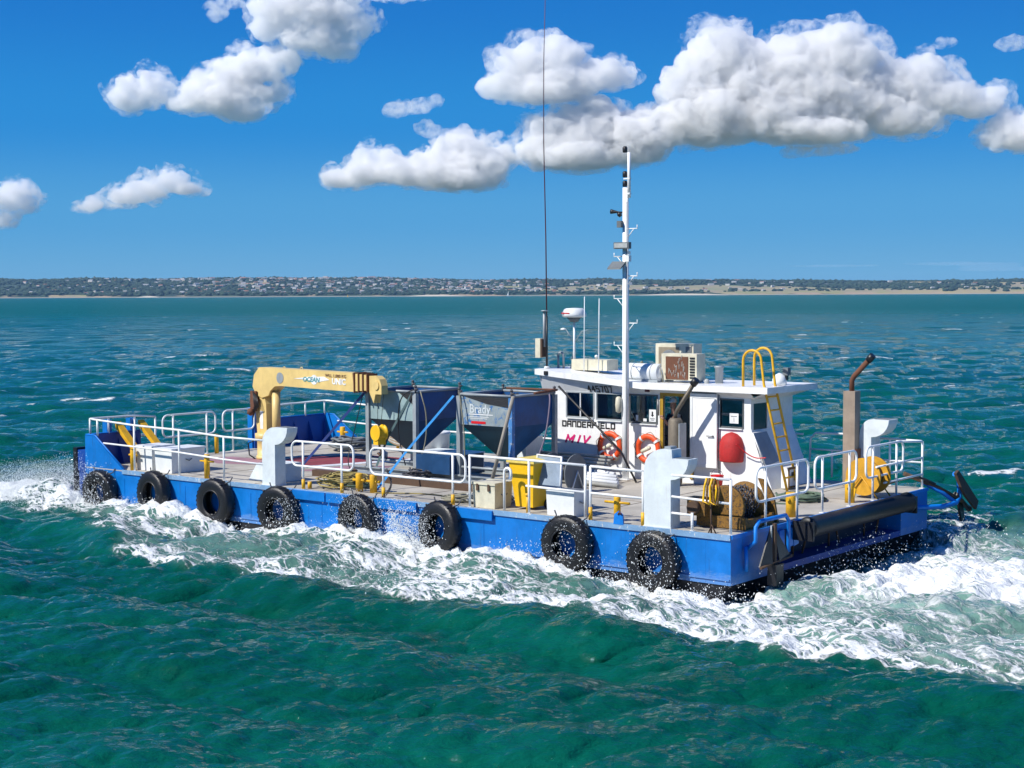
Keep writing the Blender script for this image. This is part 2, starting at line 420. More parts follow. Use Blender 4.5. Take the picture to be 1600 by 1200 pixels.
CLOUDS = [
 ('cloud', 'largest towering white cumulus cloud, right of the mast top', [
   (1125,90,52,50),(1095,140,58,50),(1165,120,55,50),(1210,130,60,60),(1235,95,45,40),(1300,95,62,48),(1340,110,42,38),(1270,150,80,55),(1190,180,90,45),(1110,195,80,42),(1050,200,60,32),
   (1330,165,75,40),(1400,140,48,38),(1435,120,42,28),(1460,155,60,36),(1520,165,45,24),(1400,190,70,28),(1260,208,110,20),(1000,215,70,30),(1545,150,22,12)], 3.2, .010, 1),
 ('cloud', 'long pale cumulus bank left of the mast top with a puffy rounded head', [
   (915,190,42,34),(880,215,52,36),(945,215,56,36),(905,245,80,26),(850,240,40,22),(985,240,60,20)], 3.0, .010, 2),
 ('cloud', 'grey-based cumulus crossed by the whip antenna above the long bank', [
   (820,105,40,34),(865,95,42,30),(800,140,46,22),(880,130,60,26),(940,125,44,20),(975,125,22,12),(850,150,70,16)], 3.0, .009, 3),
 ('cloud', 'low flat cumulus with a peaked crown left of the whip antenna', [
   (720,240,38,28),(740,262,60,24),(690,262,46,22),(590,252,26,16),(600,270,60,18),(660,275,70,18),(545,283,44,10),(770,250,30,24),(720,282,70,14)], 2.6, .010, 4),
 ('cloud', 'big soft cumulus cut by the top edge of the sky, left half', [
   (440,28,42,34),(500,25,54,36),(548,48,36,27),(490,66,54,24),(530,82,34,16),(422,52,24,20),(470,5,52,16),(540,0,40,12)], 3.0, .008, 5),
 ('cloud', 'smooth small cumulus tucked under the big soft one', [(400,110,46,24),(435,105,34,20),(370,115,30,16)], 2.6, .008, 6),
 ('cloud', 'lumpy cumulus strung out to the left with two heads', [
   (240,135,24,24),(210,155,34,26),(265,150,20,16),(330,145,38,24),(360,160,60,24),(410,150,40,20),(300,165,36,14),(385,178,36,14),(440,140,14,8)], 2.6, .009, 7),
 ('cloud', 'low ragged cloud over the left shore', [(260,288,28,14),(235,298,36,14),(205,310,42,10),(145,322,24,9),(300,296,30,8),(285,280,16,8)], 2.4, .006, 8),
 ('cloud', 'small cloud cut by the left edge of the sky', [(30,300,20,12),(15,315,34,16),(45,318,22,9),(5,345,18,8)], 2.4, .006, 9),
 ('cloud', 'white cloud cut by the right edge of the sky, lower one', [(1580,205,42,24),(1600,215,60,24),(1550,222,26,12)], 2.6, .008, 10),
 ('cloud', 'thin grey scrap of cloud at the upper right edge', [(1590,70,26,11),(1570,76,20,7)], 2.2, .0035, 11),
 ('cloud', 'faint torn scrap of cloud beneath the upper middle cumulus', [(640,172,34,10),(670,165,20,8),(620,180,18,6)], 2.2, .0030, 12),
 ('cloud', 'tiny puff of cloud above the peaked cumulus', [(676,207,20,11)], 2.0, .0035, 13),
 ('cloud', 'small torn puff beside the top left cumulus', [(350,25,16,11),(370,12,22,10),(345,35,14,6)], 2.2, .004, 14),
 ('cloud', 'tiny scrap of cloud above the right arm of the largest cumulus', [(1472,72,18,7),(1460,78,12,5)], 2.0, .0035, 15),
 ('cloud', 'bright flat wisp under the base of the largest cumulus', [(1265,240,44,5),(1300,236,50,4),(1235,243,18,3)], 2.0, .003, 16),
 ('cloud', 'long streak of cloud at the very top of the sky', [(620,0,50,7),(660,-2,40,5)], 2.4, .004, 17),
 ('cloud', 'far grey-blue cloud bank low over the right horizon', [(1500,412,260,6,9000),(1300,416,260,4,9000),(1560,420,200,9,9000)], 4.0, .0016, 18),
]
for nm, lab, bl, vx, de, sd in CLOUDS:
    o = bpy.data.objects.new(nm, make_cloud(bl, vx, de * (3.8 if de > .005 else 6), sd, 1.0, (.36, .50) if de > .005 else (.42, .62), 30 if de > .005 else 16) if sd != 18 else make_cloud(bl, vx, .00035, sd, .5, (.2, .6), 60)); COL.objects.link(o)
    if de > .005:
        bl2 = [(b[0] + 2, b[1], b[2] * 1.04 + 9, b[3] * 1.04 + 7) for b in bl]
        q = bpy.data.objects.new('wisp', make_cloud(bl2, vx * 1.3, .022, sd + 50, 1.2, (.46, .63), 20)); COL.objects.link(q); q.parent = o
    tag(o, lab, 'cloud', 'cumulus clouds in the blue sky')
# ------------------------------------------------------------------ building kit (all points are u, v, w)
BASE = {}
def cv(p): return Vector((-p[0], p[1], p[2]))
class G:
    def __init__(s): s.bm = bmesh.new(); s.uvs = None
    def box(s, u0, u1, v0, v1, w0, w1):
        P = [s.bm.verts.new(cv((u, v, w))) for u in (u0, u1) for v in (v0, v1) for w in (w0, w1)]
        for f in ((0, 1, 3, 2), (4, 6, 7, 5), (0, 4, 5, 1), (2, 3, 7, 6), (0, 2, 6, 4), (1, 5, 7, 3)):
            s.bm.faces.new([P[i] for i in f])
        return s
    def hexa(s, pts):      # 8 points, order as in box: (u0v0w0,u0v0w1,u0v1w0,u0v1w1,u1...)
        P = [s.bm.verts.new(cv(p)) for p in pts]
        for f in ((0, 1, 3, 2), (4, 6, 7, 5), (0, 4, 5, 1), (2, 3, 7, 6), (0, 2, 6, 4), (1, 5, 7, 3)):
            s.bm.faces.new([P[i] for i in f])
        return s
    def prism(s, pts, off):          # closed outline of uvw points pushed along off
        a = [s.bm.verts.new(cv(p)) for p in pts]; b = [s.bm.verts.new(cv((p[0] + off[0], p[1] + off[1], p[2] + off[2]))) for p in pts]
        s.bm.faces.new(a); s.bm.faces.new(b[::-1]); n = len(a)
        for i in range(n): s.bm.faces.new([a[i], b[i], b[(i + 1) % n], a[(i + 1) % n]])
        return s
    def sheet(s, pts):
        s.bm.faces.new([s.bm.verts.new(cv(p)) for p in pts]); return s
    def tube(s, path, r, n=8, closed=False, cap=True):
        pts = [cv(p) for p in path]; m = len(pts); rr = r if isinstance(r, (list, tuple)) else [r] * m
        rings = []; up = None
        for i, p in enumerate(pts):
            if closed: t = pts[(i + 1) % m] - pts[i - 1]
            else: t = pts[min(i + 1, m - 1)] - pts[max(i - 1, 0)]
            t = t.normalized() if t.length > 1e-9 else Vector((0, 0, 1))
            if up is None: up = t.orthogonal().normalized()
            up = (up - t * up.dot(t))
            up = up.normalized() if up.length > 1e-6 else t.orthogonal().normalized()
            sd = t.cross(up)
            rings.append([s.bm.verts.new(p + (up * math.cos(a) + sd * math.sin(a)) * rr[i]) for a in [2 * math.pi * k / n for k in range(n)]])
        for i in range(m if closed else m - 1):
            A, B = rings[i], rings[(i + 1) % m]
            for k in range(n):
                f = s.bm.faces.new([A[k], A[(k + 1) % n], B[(k + 1) % n], B[k]]); f.smooth = True
        if cap and not closed:
            s.bm.faces.new(rings[0][::-1]); s.bm.faces.new(rings[-1])
        return s
    def cyl(s, a, b, r, n=16, r2=None): return s.tube([a, b], [r, r if r2 is None else r2], n)
    def lathe(s, c, axis, prof, n=24):      # prof: (distance along axis, radius)
        ax = cv(axis).normalized(); o = cv(c); up = ax.orthogonal().normalized(); sd = ax.cross(up); rings = []
        for (h, r) in prof:
            rings.append([s.bm.verts.new(o + ax * h + (up * math.cos(a) + sd * math.sin(a)) * max(r, 1e-4)) for a in [2 * math.pi * k / n for k in range(n)]])
        for A, B in zip(rings, rings[1:]):
            for k in range(n):
                f = s.bm.faces.new([A[k], A[(k + 1) % n], B[(k + 1) % n], B[k]]); f.smooth = True
        if prof[0][1] > 1e-3: s.bm.faces.new(rings[0][::-1])
        if prof[-1][1] > 1e-3: s.bm.faces.new(rings[-1])
        return s
    def ball(s, c, r, sub=2, sc=(1, 1, 1)):
        M = Matrix.Translation(cv(c)) @ Matrix.Diagonal((r * sc[0], r * sc[1], r * sc[2], 1))
        q = bmesh.ops.create_icosphere(s.bm, subdivisions=sub, radius=1, matrix=M)
        for v in q['verts']:
            for f in v.link_faces: f.smooth = True
        return s
    def mesh(s, name, base, mat, bevel=0):
        bm = s.bm
        if bevel:
            es = [e for e in bm.edges if len(e.link_faces) == 2 and not e.smooth == False and e.calc_face_angle(0) > .7]
            bmesh.ops.bevel(bm, geom=es, offset=bevel, segments=2, affect='EDGES', profile=.7, clamp_overlap=True)
        bmesh.ops.recalc_face_normals(bm, faces=bm.faces[:])
        bmesh.ops.translate(bm, verts=bm.verts[:], vec=-cv(base))
        me = bpy.data.meshes.new(name); bm.to_mesh(me); bm.free(); me.materials.append(mat); return me
def thing(name, label, cat, base, group=None):
    o = bpy.data.objects.new(name, None); o.empty_display_size = .2; COL.objects.link(o)
    o.location = to_world(*base); o.rotation_euler = (0, 0, YAW); BASE[o.name] = base
    return tag(o, label, cat, group)
def part(g, name, mat, parent, bevel=0, label=None, kind=None):
    base = BASE[parent.name]
    me = g.mesh(name, base, mat, bevel) if isinstance(g, G) else g
    o = bpy.data.objects.new(name, me); COL.objects.link(o); o.parent = parent; BASE[o.name] = base
    tag(o, label, kind=kind); return o
def single(g, name, mat, base, label, cat, group=None, bevel=0, kind=None):
    o = bpy.data.objects.new(name, g.mesh(name, base, mat, bevel)); COL.objects.link(o)
    o.location = to_world(*base); o.rotation_euler = (0, 0, YAW); BASE[o.name] = base
    return tag(o, label, cat, group, kind)
def copy_tree(o, parent=None):
    c = o.copy(); COL.objects.link(c); c.parent = parent; BASE[c.name] = BASE[o.name]
    for ch in o.children: copy_tree(ch, c)
    return c
def place(o, base): o.location = to_world(*base)

# ------------------------------------------------------------------ materials
def paint(name, col, rough=.45, metal=0.0, wear=None, amt=.35, scale=3.0, streak=0.0, streak_col=(.16, .07, .03), bump=.006, spec=.5, dark=.78, dent=0.0, salt=False):
    g = N(name); tc = g.n('ShaderNodeTexCoord').outputs['Object']
    n1 = g.noise(tc, scale, 6, .65, .3)
    c = g.mix(g.ramp(n1, ((.3, 0), (.72, 1))), tuple(x * dark for x in col), tuple(min(1, x * 1.06) for x in col))
    if wear:
        n2 = g.noise(tc, scale * 3.1, 8, .72, .5)
        c = g.mix(g.ramp(n2, ((1 - amt * .85, 0), (1 - amt * .85 + .07, 1))), c, wear)
    if streak:
        n3 = g.noise(g.mapping(tc, (9, 9, .8)), 1.3, 5, .7)
        c = g.mix(g.math('MULTIPLY', g.ramp(n3, ((.56, 0), (.75, 1))), streak), c, streak_col)
    if salt:      # dried salt and scum in a ragged band above the waterline
        sz = g.n('ShaderNodeSeparateXYZ'); g.l(tc, sz.inputs[0])
        sn = g.noise(g.mapping(tc, (3, 3, 9)), 1.6, 7, .7)
        hgt = g.math('MULTIPLY_ADD', sn, .5, g.math('MULTIPLY', sz.outputs[2], -1.0))
        c = g.mix(g.math('MULTIPLY', g.ramp(hgt, ((-.72, 0), (-.58, 1))), .22), c, (.42, .52, .56))
    p = g.n('ShaderNodeBsdfPrincipled'); p.inputs['Metallic'].default_value = metal
    p.inputs['Specular IOR Level'].default_value = spec
    g.l(c, p.inputs['Base Color'])
    g.l(g.math('MULTIPLY_ADD', n1, .3, rough - .12, clamp=True), p.inputs['Roughness'])
    b = g.n('ShaderNodeBump', i_Distance=bump); b.inputs['Strength'].default_value = .6
    hb_ = g.noise(tc, scale * 9, 4, .6)
    if dent: hb_ = g.math('ADD', g.math('MULTIPLY', hb_, .4), g.math('MULTIPLY', g.noise(tc, 1.1, 2, .5), dent / bump))
    g.l(hb_, b.inputs['Height']); g.l(b.outputs[0], p.inputs['Normal'])
    g.l(p.outputs[0], g.out.inputs[0]); return g.m
def glass_mat(name, tint=(.10, .16, .17), op=.45):
    g = N(name); t = g.n('ShaderNodeBsdfTransparent'); t.inputs[0].default_value = (*[.48 + x for x in tint], 1)
    gl = g.n('ShaderNodeBsdfGlossy'); gl.inputs['Roughness'].default_value = .03; gl.inputs[0].default_value = (.9, .95, 1, 1)
    fr = g.n('ShaderNodeFresnel'); fr.inputs[0].default_value = 1.6
    mx = g.n('ShaderNodeMixShader'); g.l(g.math('MULTIPLY_ADD', fr.outputs[0], 1.0, .06), mx.inputs[0]); g.l(t.outputs[0], mx.inputs[1]); g.l(gl.outputs[0], mx.inputs[2])
    g.l(mx.outputs[0], g.out.inputs[0]); return g.m
M = {}
M['blue'] = paint('hull_blue_paint', (.001, .170, .56), .38, 0, (.16, .26, .36), .40, 2.4, .55, (.03, .06, .13), dark=.82, dent=.035, salt=True)
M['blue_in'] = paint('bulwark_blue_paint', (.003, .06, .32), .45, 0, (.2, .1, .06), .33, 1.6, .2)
M['bright_blue'] = paint('bright_blue_paint', (.004, .20, .68), .4, 0, (.1, .06, .04), .33, 3)
M['antifoul'] = paint('black_antifouling', (.012, .013, .016), .5, 0, (.05, .05, .03), .4, 3)
M['recess'] = paint('dark_transom_recess', (.008, .014, .05), .6, 0, (.05, .03, .02), .4, 3)
M['deck'] = paint('weathered_deck_paint', (.47, .44, .375), .75, 0, (.27, .22, .165), .47, .8, 0, bump=.01, dark=.72)
M['deckred'] = paint('faded_red_deck_paint', (.26, .045, .05), .7, 0, (.36, .33, .30), .46, 1.2)
M['deckpink'] = paint('faded_pink_deck_paint', (.36, .20, .24), .7, 0, (.36, .33, .30), .46, 1.2)
M['white'] = paint('white_gloss_paint', (.84, .85, .84), .35, 0, (.36, .24, .15), .31, 2.6, .30, (.42, .32, .24), dark=.90, dent=.012)
M['rail'] = paint('white_rail_paint', (.84, .85, .84), .32, 0, (.35, .18, .08), .28, 2.2, dark=.93)
M['vent'] = paint('pale_grey_vent_paint', (.68, .74, .76), .45, 0, (.30, .22, .15), .34, 3.0, .38, (.40, .30, .20), dark=.88, dent=.012)
M['yellow'] = paint('safety_yellow_paint', (.84, .46, .015), .42, 0, (.22, .09, .03), .33, 4, .3, (.30, .12, .02))
M['reelyellow'] = paint('ochre_yellow_paint', (.66, .34, .02), .5, 0, (.35, .18, .05), .4, 6, .4)
M['binyellow'] = paint('yellow_plastic', (.85, .50, .008), .4, 0, None, .3, 2, dark=.9)
M['crane'] = paint('faded_crane_yellow', (.72, .53, .20), .42, 0, (.30, .15, .05), .31, 2.2, .35, (.32, .17, .06), dark=.88)
M['rust'] = paint('rusty_steel', (.16, .065, .035), .8, .1, (.34, .22, .16), .42, 5)
M['brown'] = paint('brown_rusted_iron', (.10, .060, .038), .85, .1, (.24, .16, .11), .42, 6)
M['galv'] = paint('galvanised_steel', (.36, .40, .42), .5, .25, (.22, .15, .11), .36, 2.6, .35, (.18, .12, .08))
M['galvblue'] = paint('worn_blue_leg_paint', (.06, .22, .52), .5, 0, (.45, .50, .52), .52, 3.2, .5, (.4, .42, .42))
M['hop_light'] = paint('worn_pale_hopper_paint', (.30, .42, .43), .5, 0, (.10, .18, .22), .44, 1.6, .45, (.18, .22, .22), dark=.75)
M['hop_blue'] = paint('hopper_blue_paint', (.012, .10, .30), .5, 0, (.08, .22, .36), .38, 1.3, .5, (.08, .12, .16), dark=.6)
M['hop_dark'] = paint('dark_hopper_cone', (.025, .075, .105), .55, 0, (.12, .12, .11), .36, 2, .3, (.1, .09, .08))
M['rubber'] = paint('black_tyre_rubber', (.007, .007, .008), .38, 0, (.03, .03, .03), .34, 4, spec=.5, bump=.012)
M['black'] = paint('black_paint', (.012, .012, .014), .4, 0, None, .3, 4)
M['roller'] = paint('black_rubber_roller', (.007, .010, .013), .45, 0, (.02, .02, .025), .34, 2, spec=.4)
M['orange'] = paint('lifebuoy_orange', (.82, .085, .012), .45, 0, None, .3, 6)
M['red'] = paint('red_fabric', (.48, .018, .018), .65, 0, None, .3, 4, bump=.02)
M['redp'] = paint('red_plastic', (.65, .01, .015), .35, 0, None, .3, 4)
M['cream'] = paint('cream_plastic', (.70, .66, .50), .5, 0, (.40, .34, .22), .32, 3, .2, (.4, .3, .2))
M['fibre'] = paint('white_fibreglass', (.76, .78, .77), .4, 0, (.5, .46, .38), .3, 2.5, dark=.93)
M['greypl'] = paint('grey_plastic', (.16, .18, .19), .55, 0, None, .3, 3)
M['slate'] = paint('blue_grey_lid', (.24, .31, .40), .5, 0, (.35, .4, .45), .3, 3)
M['ochre'] = paint('dirty_ochre_machinery', (.24, .12, .016), .6, 0, (.03, .022, .018), .57, 9, .7, (.06, .04, .02))
M['rope'] = paint('weathered_rope', (.28, .27, .20), .9, 0, (.13, .12, .09), .45, 20, bump=.02)
M['ropeg'] = paint('green_rope', (.13, .19, .13), .9, 0, (.30, .30, .24), .45, 20, bump=.02)
M['ropey'] = paint('yellow_rope', (.42, .34, .12), .9, 0, (.2, .18, .1), .45, 20, bump=.02)
M['hose'] = paint('pale_hose', (.42, .42, .38), .7, 0, (.25, .23, .2), .4, 6)
M['strap'] = paint('blue_webbing', (.02, .26, .62), .7, 0, (.015, .05, .2), .45, 3)
M['steel'] = paint('dull_steel', (.22, .23, .24), .45, .6, (.12, .07, .05), .36, 6)
M['chain'] = paint('chain_steel', (.10, .10, .11), .5, .5, (.2, .13, .09), .4, 9)
M['wood'] = paint('weathered_timber', (.30, .22, .14), .85, 0, (.16, .12, .09), .42, 3)
M['letter'] = paint('black_letter_film', (.012, .012, .014), .4, 0, None, .3, 3)
M['magenta'] = paint('magenta_letter_film', (.62, .012, .16), .4, 0, None, .3, 3)
M['whitel'] = paint('white_letter_film', (.85, .86, .85), .4, 0, None, .3, 3)
M['maroon'] = paint('maroon_paint', (.10, .012, .018), .4, 0, None, .3, 3)
M['teal'] = paint('teal_print', (.06, .32, .36), .4, 0, None, .3, 3)
M['skin'] = paint('skin', (.50, .27, .19), .55, 0, None, .3, 8, dark=.92)
M['cloth'] = paint('navy_cloth', (.02, .03, .055), .85, 0, None, .3, 6)
M['foamw'] = paint('white_water_drops', (.86, .90, .90), .25, 0, None, .3, 5, dark=.97)
M['glass'] = glass_mat('tinted_glass')
M['lens'] = paint('lamp_lens', (.45, .47, .46), .15, 0, None, .3, 5)
M['seat'] = paint('dark_interior', (.05, .05, .052), .7, 0, None, .3, 5)

def text_mesh(s, size, depth=.004, sx=1.0, shear=0.0, bold=0.0):
    cu = bpy.data.curves.new('lettering', 'FONT'); cu.body = s; cu.size = size; cu.extrude = depth / 2; cu.shear = shear; cu.offset = bold
    cu.align_x = 'LEFT'; cu.resolution_u = 3
    o = bpy.data.objects.new('lettering_src', cu); COL.objects.link(o)
    me = bpy.data.meshes.new_from_object(o.evaluated_get(bpy.context.evaluated_depsgraph_get()))
    bpy.data.objects.remove(o); bpy.data.curves.remove(cu)
    me.transform(Matrix.Diagonal((sx, 1, 1, 1))); return me
def lettering(s, at, size, mat, parent, right=(1, 0, 0), up=(0, 0, 1), name='lettering', **kw):
    """right/up given in the boat's local x (aft), y (v), z axes"""
    me = text_mesh(s, size, **kw)
    r = Vector(right).normalized(); u_ = Vector(up).normalized(); n_ = r.cross(u_)
    mt = Matrix((r, u_, n_)).transposed().to_4x4(); mt.translation = cv(at) - cv(BASE[parent.name])
    me.transform(mt); me.materials.clear(); me.materials.append(mat)
    o = bpy.data.objects.new(name, me); COL.objects.link(o); o.parent = parent; BASE[o.name] = BASE[parent.name]; o['kind'] = 'stuff'; return o

STROKES = {  # squared sign-writer's letters on a 1 x 1 cell, strokes as (x0, y0, x1, y1)
 'D': [(0, 0, 0, 1), (0, 1, .8, 1), (0, 0, .8, 0), (.9, .1, .9, .9)], 'A': [(0, 0, 0, 1), (0, 1, .9, 1), (.9, 0, .9, 1), (0, .45, .9, .45)], 'N': [(0, 0, 0, 1), (0, 1, .9, 1), (.9, 0, .9, 1)],
 'E': [(0, 0, 0, 1), (0, 1, .85, 1), (0, .5, .7, .5), (0, 0, .85, 0)], 'R': [(0, 0, 0, 1), (0, 1, .85, 1), (.9, .5, .9, 1), (0, .45, .9, .45), (.5, .45, .9, 0)], 'F': [(0, 0, 0, 1), (0, 1, .85, 1), (0, .5, .7, .5)],
 'I': [(.35, 0, .35, 1)], 'L': [(0, 0, 0, 1), (0, 0, .85, 0)], 'M': [(0, 0, 0, 1), (0, 1, .5, .3), (.5, .3, 1, 1), (1, 0, 1, 1)], 'V': [(0, 1, .45, 0), (.45, 0, .9, 1)],
 '4': [(0, .35, .55, 1), (0, .35, .9, .35), (.65, 0, .65, 1)], '5': [(0, 1, .85, 1), (0, .55, 0, 1), (0, .57, .85, .57), (.88, .08, .88, .55), (0, 0, .85, 0)], '7': [(0, 1, .9, 1), (.9, 1, .35, 0)], '0': [(0, .06, 0, .94), (0, 1, .9, 1), (.9, .06, .9, .94), (0, 0, .9, 0)]}
def sign(s, at, w, h, t, mat, parent, up=(0, 0, 1), slant=0.0, adv=1.35):
    """each letter its own sub-part; at = lower left corner seen from the near side"""
    r = Vector((1, 0, 0)); u_ = Vector(up).normalized(); n_ = r.cross(u_); o0 = cv(at)
    x = 0.0
    for ch in s:
        g = G()
        for k, (x0, y0, x1, y1) in enumerate(STROKES[ch]):
            a = Vector((x0 * w + slant * y0 * h, y0 * h)); b = Vector((x1 * w + slant * y1 * h, y1 * h)); d = (b - a).normalized(); q = Vector((-d.y, d.x)) * t / 2; e = d * t * .5
            pts = [a - e + q, a - e - q, b + e - q, b + e + q]
            lo = [o0 + r * (p.x + x) + u_ * p.y + n_ * (.0008 * k) for p in pts]; hi = [p + n_ * .004 for p in lo]
            A = [g.bm.verts.new(p) for p in lo]; B = [g.bm.verts.new(p) for p in hi]
            g.bm.faces.new(A[::-1]); g.bm.faces.new(B)
            for i in range(4): g.bm.faces.new([A[i], A[(i + 1) % 4], B[(i + 1) % 4], B[i]])
        part(g, 'letter', mat, parent)
        x += w * adv * (.65 if ch == 'I' else 1.0)
def arc(c, r, a0, a1, n, plane='uw'):
    out = []
    for i in range(n + 1):
        a = R(a0 + (a1 - a0) * i / n); x, y = r * math.cos(a), r * math.sin(a)
        out.append((c[0] + x, c[1], c[2] + y) if plane == 'uw' else (c[0], c[1] + x, c[2] + y) if plane == 'vw' else (c[0] + x, c[1] + y, c[2]))
    return out
def loop_path(a0, a1, w0, w1, r, fixed, along='u'):
    """rounded rectangle between a0..a1 (along) and w0..w1"""
    pl = 'uw' if along == 'u' else 'vw'
    lo, hi = min(a0, a1), max(a0, a1); P = []
    for (cx, cw, s) in ((hi - r, w1 - r, 0), (lo + r, w1 - r, 90), (lo + r, w0 + r, 180), (hi - r, w0 + r, 270)):
        c = (cx, fixed, cw) if along == 'u' else (fixed, cx, cw)
        P += arc(c, r, s, s + 90, 5, pl)
    return P
# ------------------------------------------------------------------ far shore
def shore_y(x): return 3980 + 90 * fbm(x / 700.0, 0 * x, 0, 3, 201)
def crest_h(x): return np.interp(x, [-3500, -1500, -700, 0, 800, 1600, 3500], [62, 58, 54, 50, 43, 36, 36]) + 8 * fbm(x / 520., 0 * x, 2, 3, 205)
def land_h(x, y):
    x = np.asarray(x, float); y = np.asarray(y, float)
    d = y - shore_y(x); t = np.clip(d / 1300, 0, 1)
    bluff = np.interp(x, [-3500, -300, 200, 900, 3500], [9, 7, 6, 11, 12]) * sstep(0, 45, d)
    return bluff + (crest_h(x) - bluff) * sstep(.04, 1, t) + 3.5 * fbm(x / 160., y / 160., 0, 3, 207) * sstep(60, 300, d) - .8 * (1 - sstep(-40, 10, d))
def field_mask(x, y):
    d = y - shore_y(x)
    right = sstep(-150, 150, x - 60)
    n = fbm(x / 330., y / 210., 0, 2, 221)
    band = np.exp(-((d - 330 - 90 * np.sin(x / 260.)) / 230) ** 2)
    f = right * sstep(.18, .42, band + .45 * n)
    f = np.maximum(f, sstep(1100, 1350, x) * sstep(-.35, -.05, n + .2))
    left = sstep(.72, .9, fbm(x / 190., y / 150., 0, 2, 225) + .2) * (1 - right)
    return np.clip(np.maximum(f, left), 0, 1)
xs = np.arange(-3600, 3601, 14.0); ys = np.concatenate([np.arange(3840, 4150, 9), np.arange(4150, 5600, 24), np.arange(5600, 7600, 120)])
XX, YY = np.meshgrid(xs, ys, indexing='xy'); ZZ = land_h(XX.ravel(), YY.ravel())
nx = len(xs); a = (np.arange(len(ys) - 1)[:, None] * nx + np.arange(nx - 1)[None, :]).ravel()
me = mesh_from('far_shore', np.stack([XX.ravel(), YY.ravel(), ZZ], 1), np.stack([a, a + 1, a + nx + 1, a + nx], 1), None, True)
fm_ = field_mask(XX.ravel(), YY.ravel()); at = me.attributes.new('field', 'FLOAT', 'POINT'); at.data.foreach_set('value', fm_.astype(np.float32))
g = N('far_shore_ground'); pos = g.n('ShaderNodeNewGeometry').outputs['Position']; fa = g.n('ShaderNodeAttribute', attribute_name='field').outputs['Fac']
pn = g.n('ShaderNodeTexVoronoi', feature='F1'); pn.inputs['Scale'].default_value = 1.0; g.l(g.mapping(pos, (.0045, .006, 0)), pn.inputs['Vector'])
crop = g.mix(pn.outputs['Color'], (.40, .30, .15), (.20, .25, .09)); gn = g.noise(pos, .02, 5)
crop = g.mix(g.ramp(gn, ((.35, 0), (.65, 1))), crop, (.30, .25, .16))
scrub = g.mix(g.ramp(g.noise(pos, .012, 4), ((.4, 0), (.6, 1))), (.018, .044, .026), (.045, .075, .038))
sz = g.n('ShaderNodeSeparateXYZ'); g.l(pos, sz.inputs[0])
col = g.mix(g.ramp(g.math('ADD', fa, g.math('MULTIPLY', g.math('SUBTRACT', gn, .5), .5)), ((.4, 0), (.55, 1))), scrub, crop)
col = g.mix(g.ramp(sz.outputs[2], ((1.2, 1), (2.4, 0))), col, (.34, .31, .24))
col = g.mix(g.math('MULTIPLY', g.ramp(sz.outputs[2], ((3.0, 1), (9.0, 0))), g.ramp(g.noise(pos, .008, 3), ((.5, 0), (.62, 1)))), col, (.38, .29, .19))
p = g.n('ShaderNodeBsdfPrincipled'); p.inputs['Roughness'].default_value = .95; g.l(col, p.inputs['Base Color']); g.l(p.outputs[0], g.out.inputs[0])
me.materials.append(g.m); land = bpy.data.objects.new('far_shore', me); COL.objects.link(land); tag(land, 'low wooded far shore with tan fields on the right', kind='structure')

# wooded cover: one mass of crowns, each an uneven lump
ico = bmesh.new(); bmesh.ops.create_icosphere(ico, subdivisions=1, radius=1); iv = np.array([v.co[:] for v in ico.verts]); it = np.array([[v.index for v in f.verts] for f in ico.faces]); ico.free()
nr = np.random.default_rng(31)
px_ = nr.uniform(-3300, 3300, 110000); py_ = shore_y(px_) + 25 + 1500 * nr.random(110000) ** 1.25
fmk = field_mask(px_, py_); dens = np.where(fmk > .35, .035, .8) * np.clip(.75 + .9 * fbm(px_ / 170., py_ / 170., 0, 2, 301), .05, 1)
dens = np.maximum(dens, (np.abs(py_ - shore_y(px_) - 1330) < 90) * .9)
keep = nr.random(110000) < dens * .75
px_, py_ = px_[keep], py_[keep]; n_ = len(px_); pz_ = land_h(px_, py_)
s = nr.uniform(2.6, 6.2, n_) * np.where(np.abs(px_) < 900, .9, 1.0)
V = iv[None] * (1 + .28 * nr.normal(size=(n_, len(iv), 1))) * np.stack([s * nr.uniform(1.0, 2.0, n_), s * 1.2, s * nr.uniform(.6, 1.0, n_)], 1)[:, None, :] + np.stack([px_, py_, pz_ + s * .45], 1)[:, None, :]
F = it[None] + (np.arange(n_) * len(iv))[:, None, None]
g = N('distant_foliage'); pos = g.n('ShaderNodeNewGeometry').outputs['Position']
c = g.mix(g.ramp(g.noise(pos, .05, 3), ((.35, 0), (.65, 1))), (.012, .034, .020), (.034, .062, .030))
p = g.n('ShaderNodeBsdfPrincipled'); p.inputs['Roughness'].default_value = .9; g.l(c, p.inputs['Base Color']); g.l(p.outputs[0], g.out.inputs[0])
wd = bpy.data.objects.new('woodland', mesh_from('woodland', V.reshape(-1, 3), F.reshape(-1, 3), g.m)); COL.objects.link(wd)
tag(wd, 'dark tree cover over the far hills', kind='stuff'); print('crowns', n_)

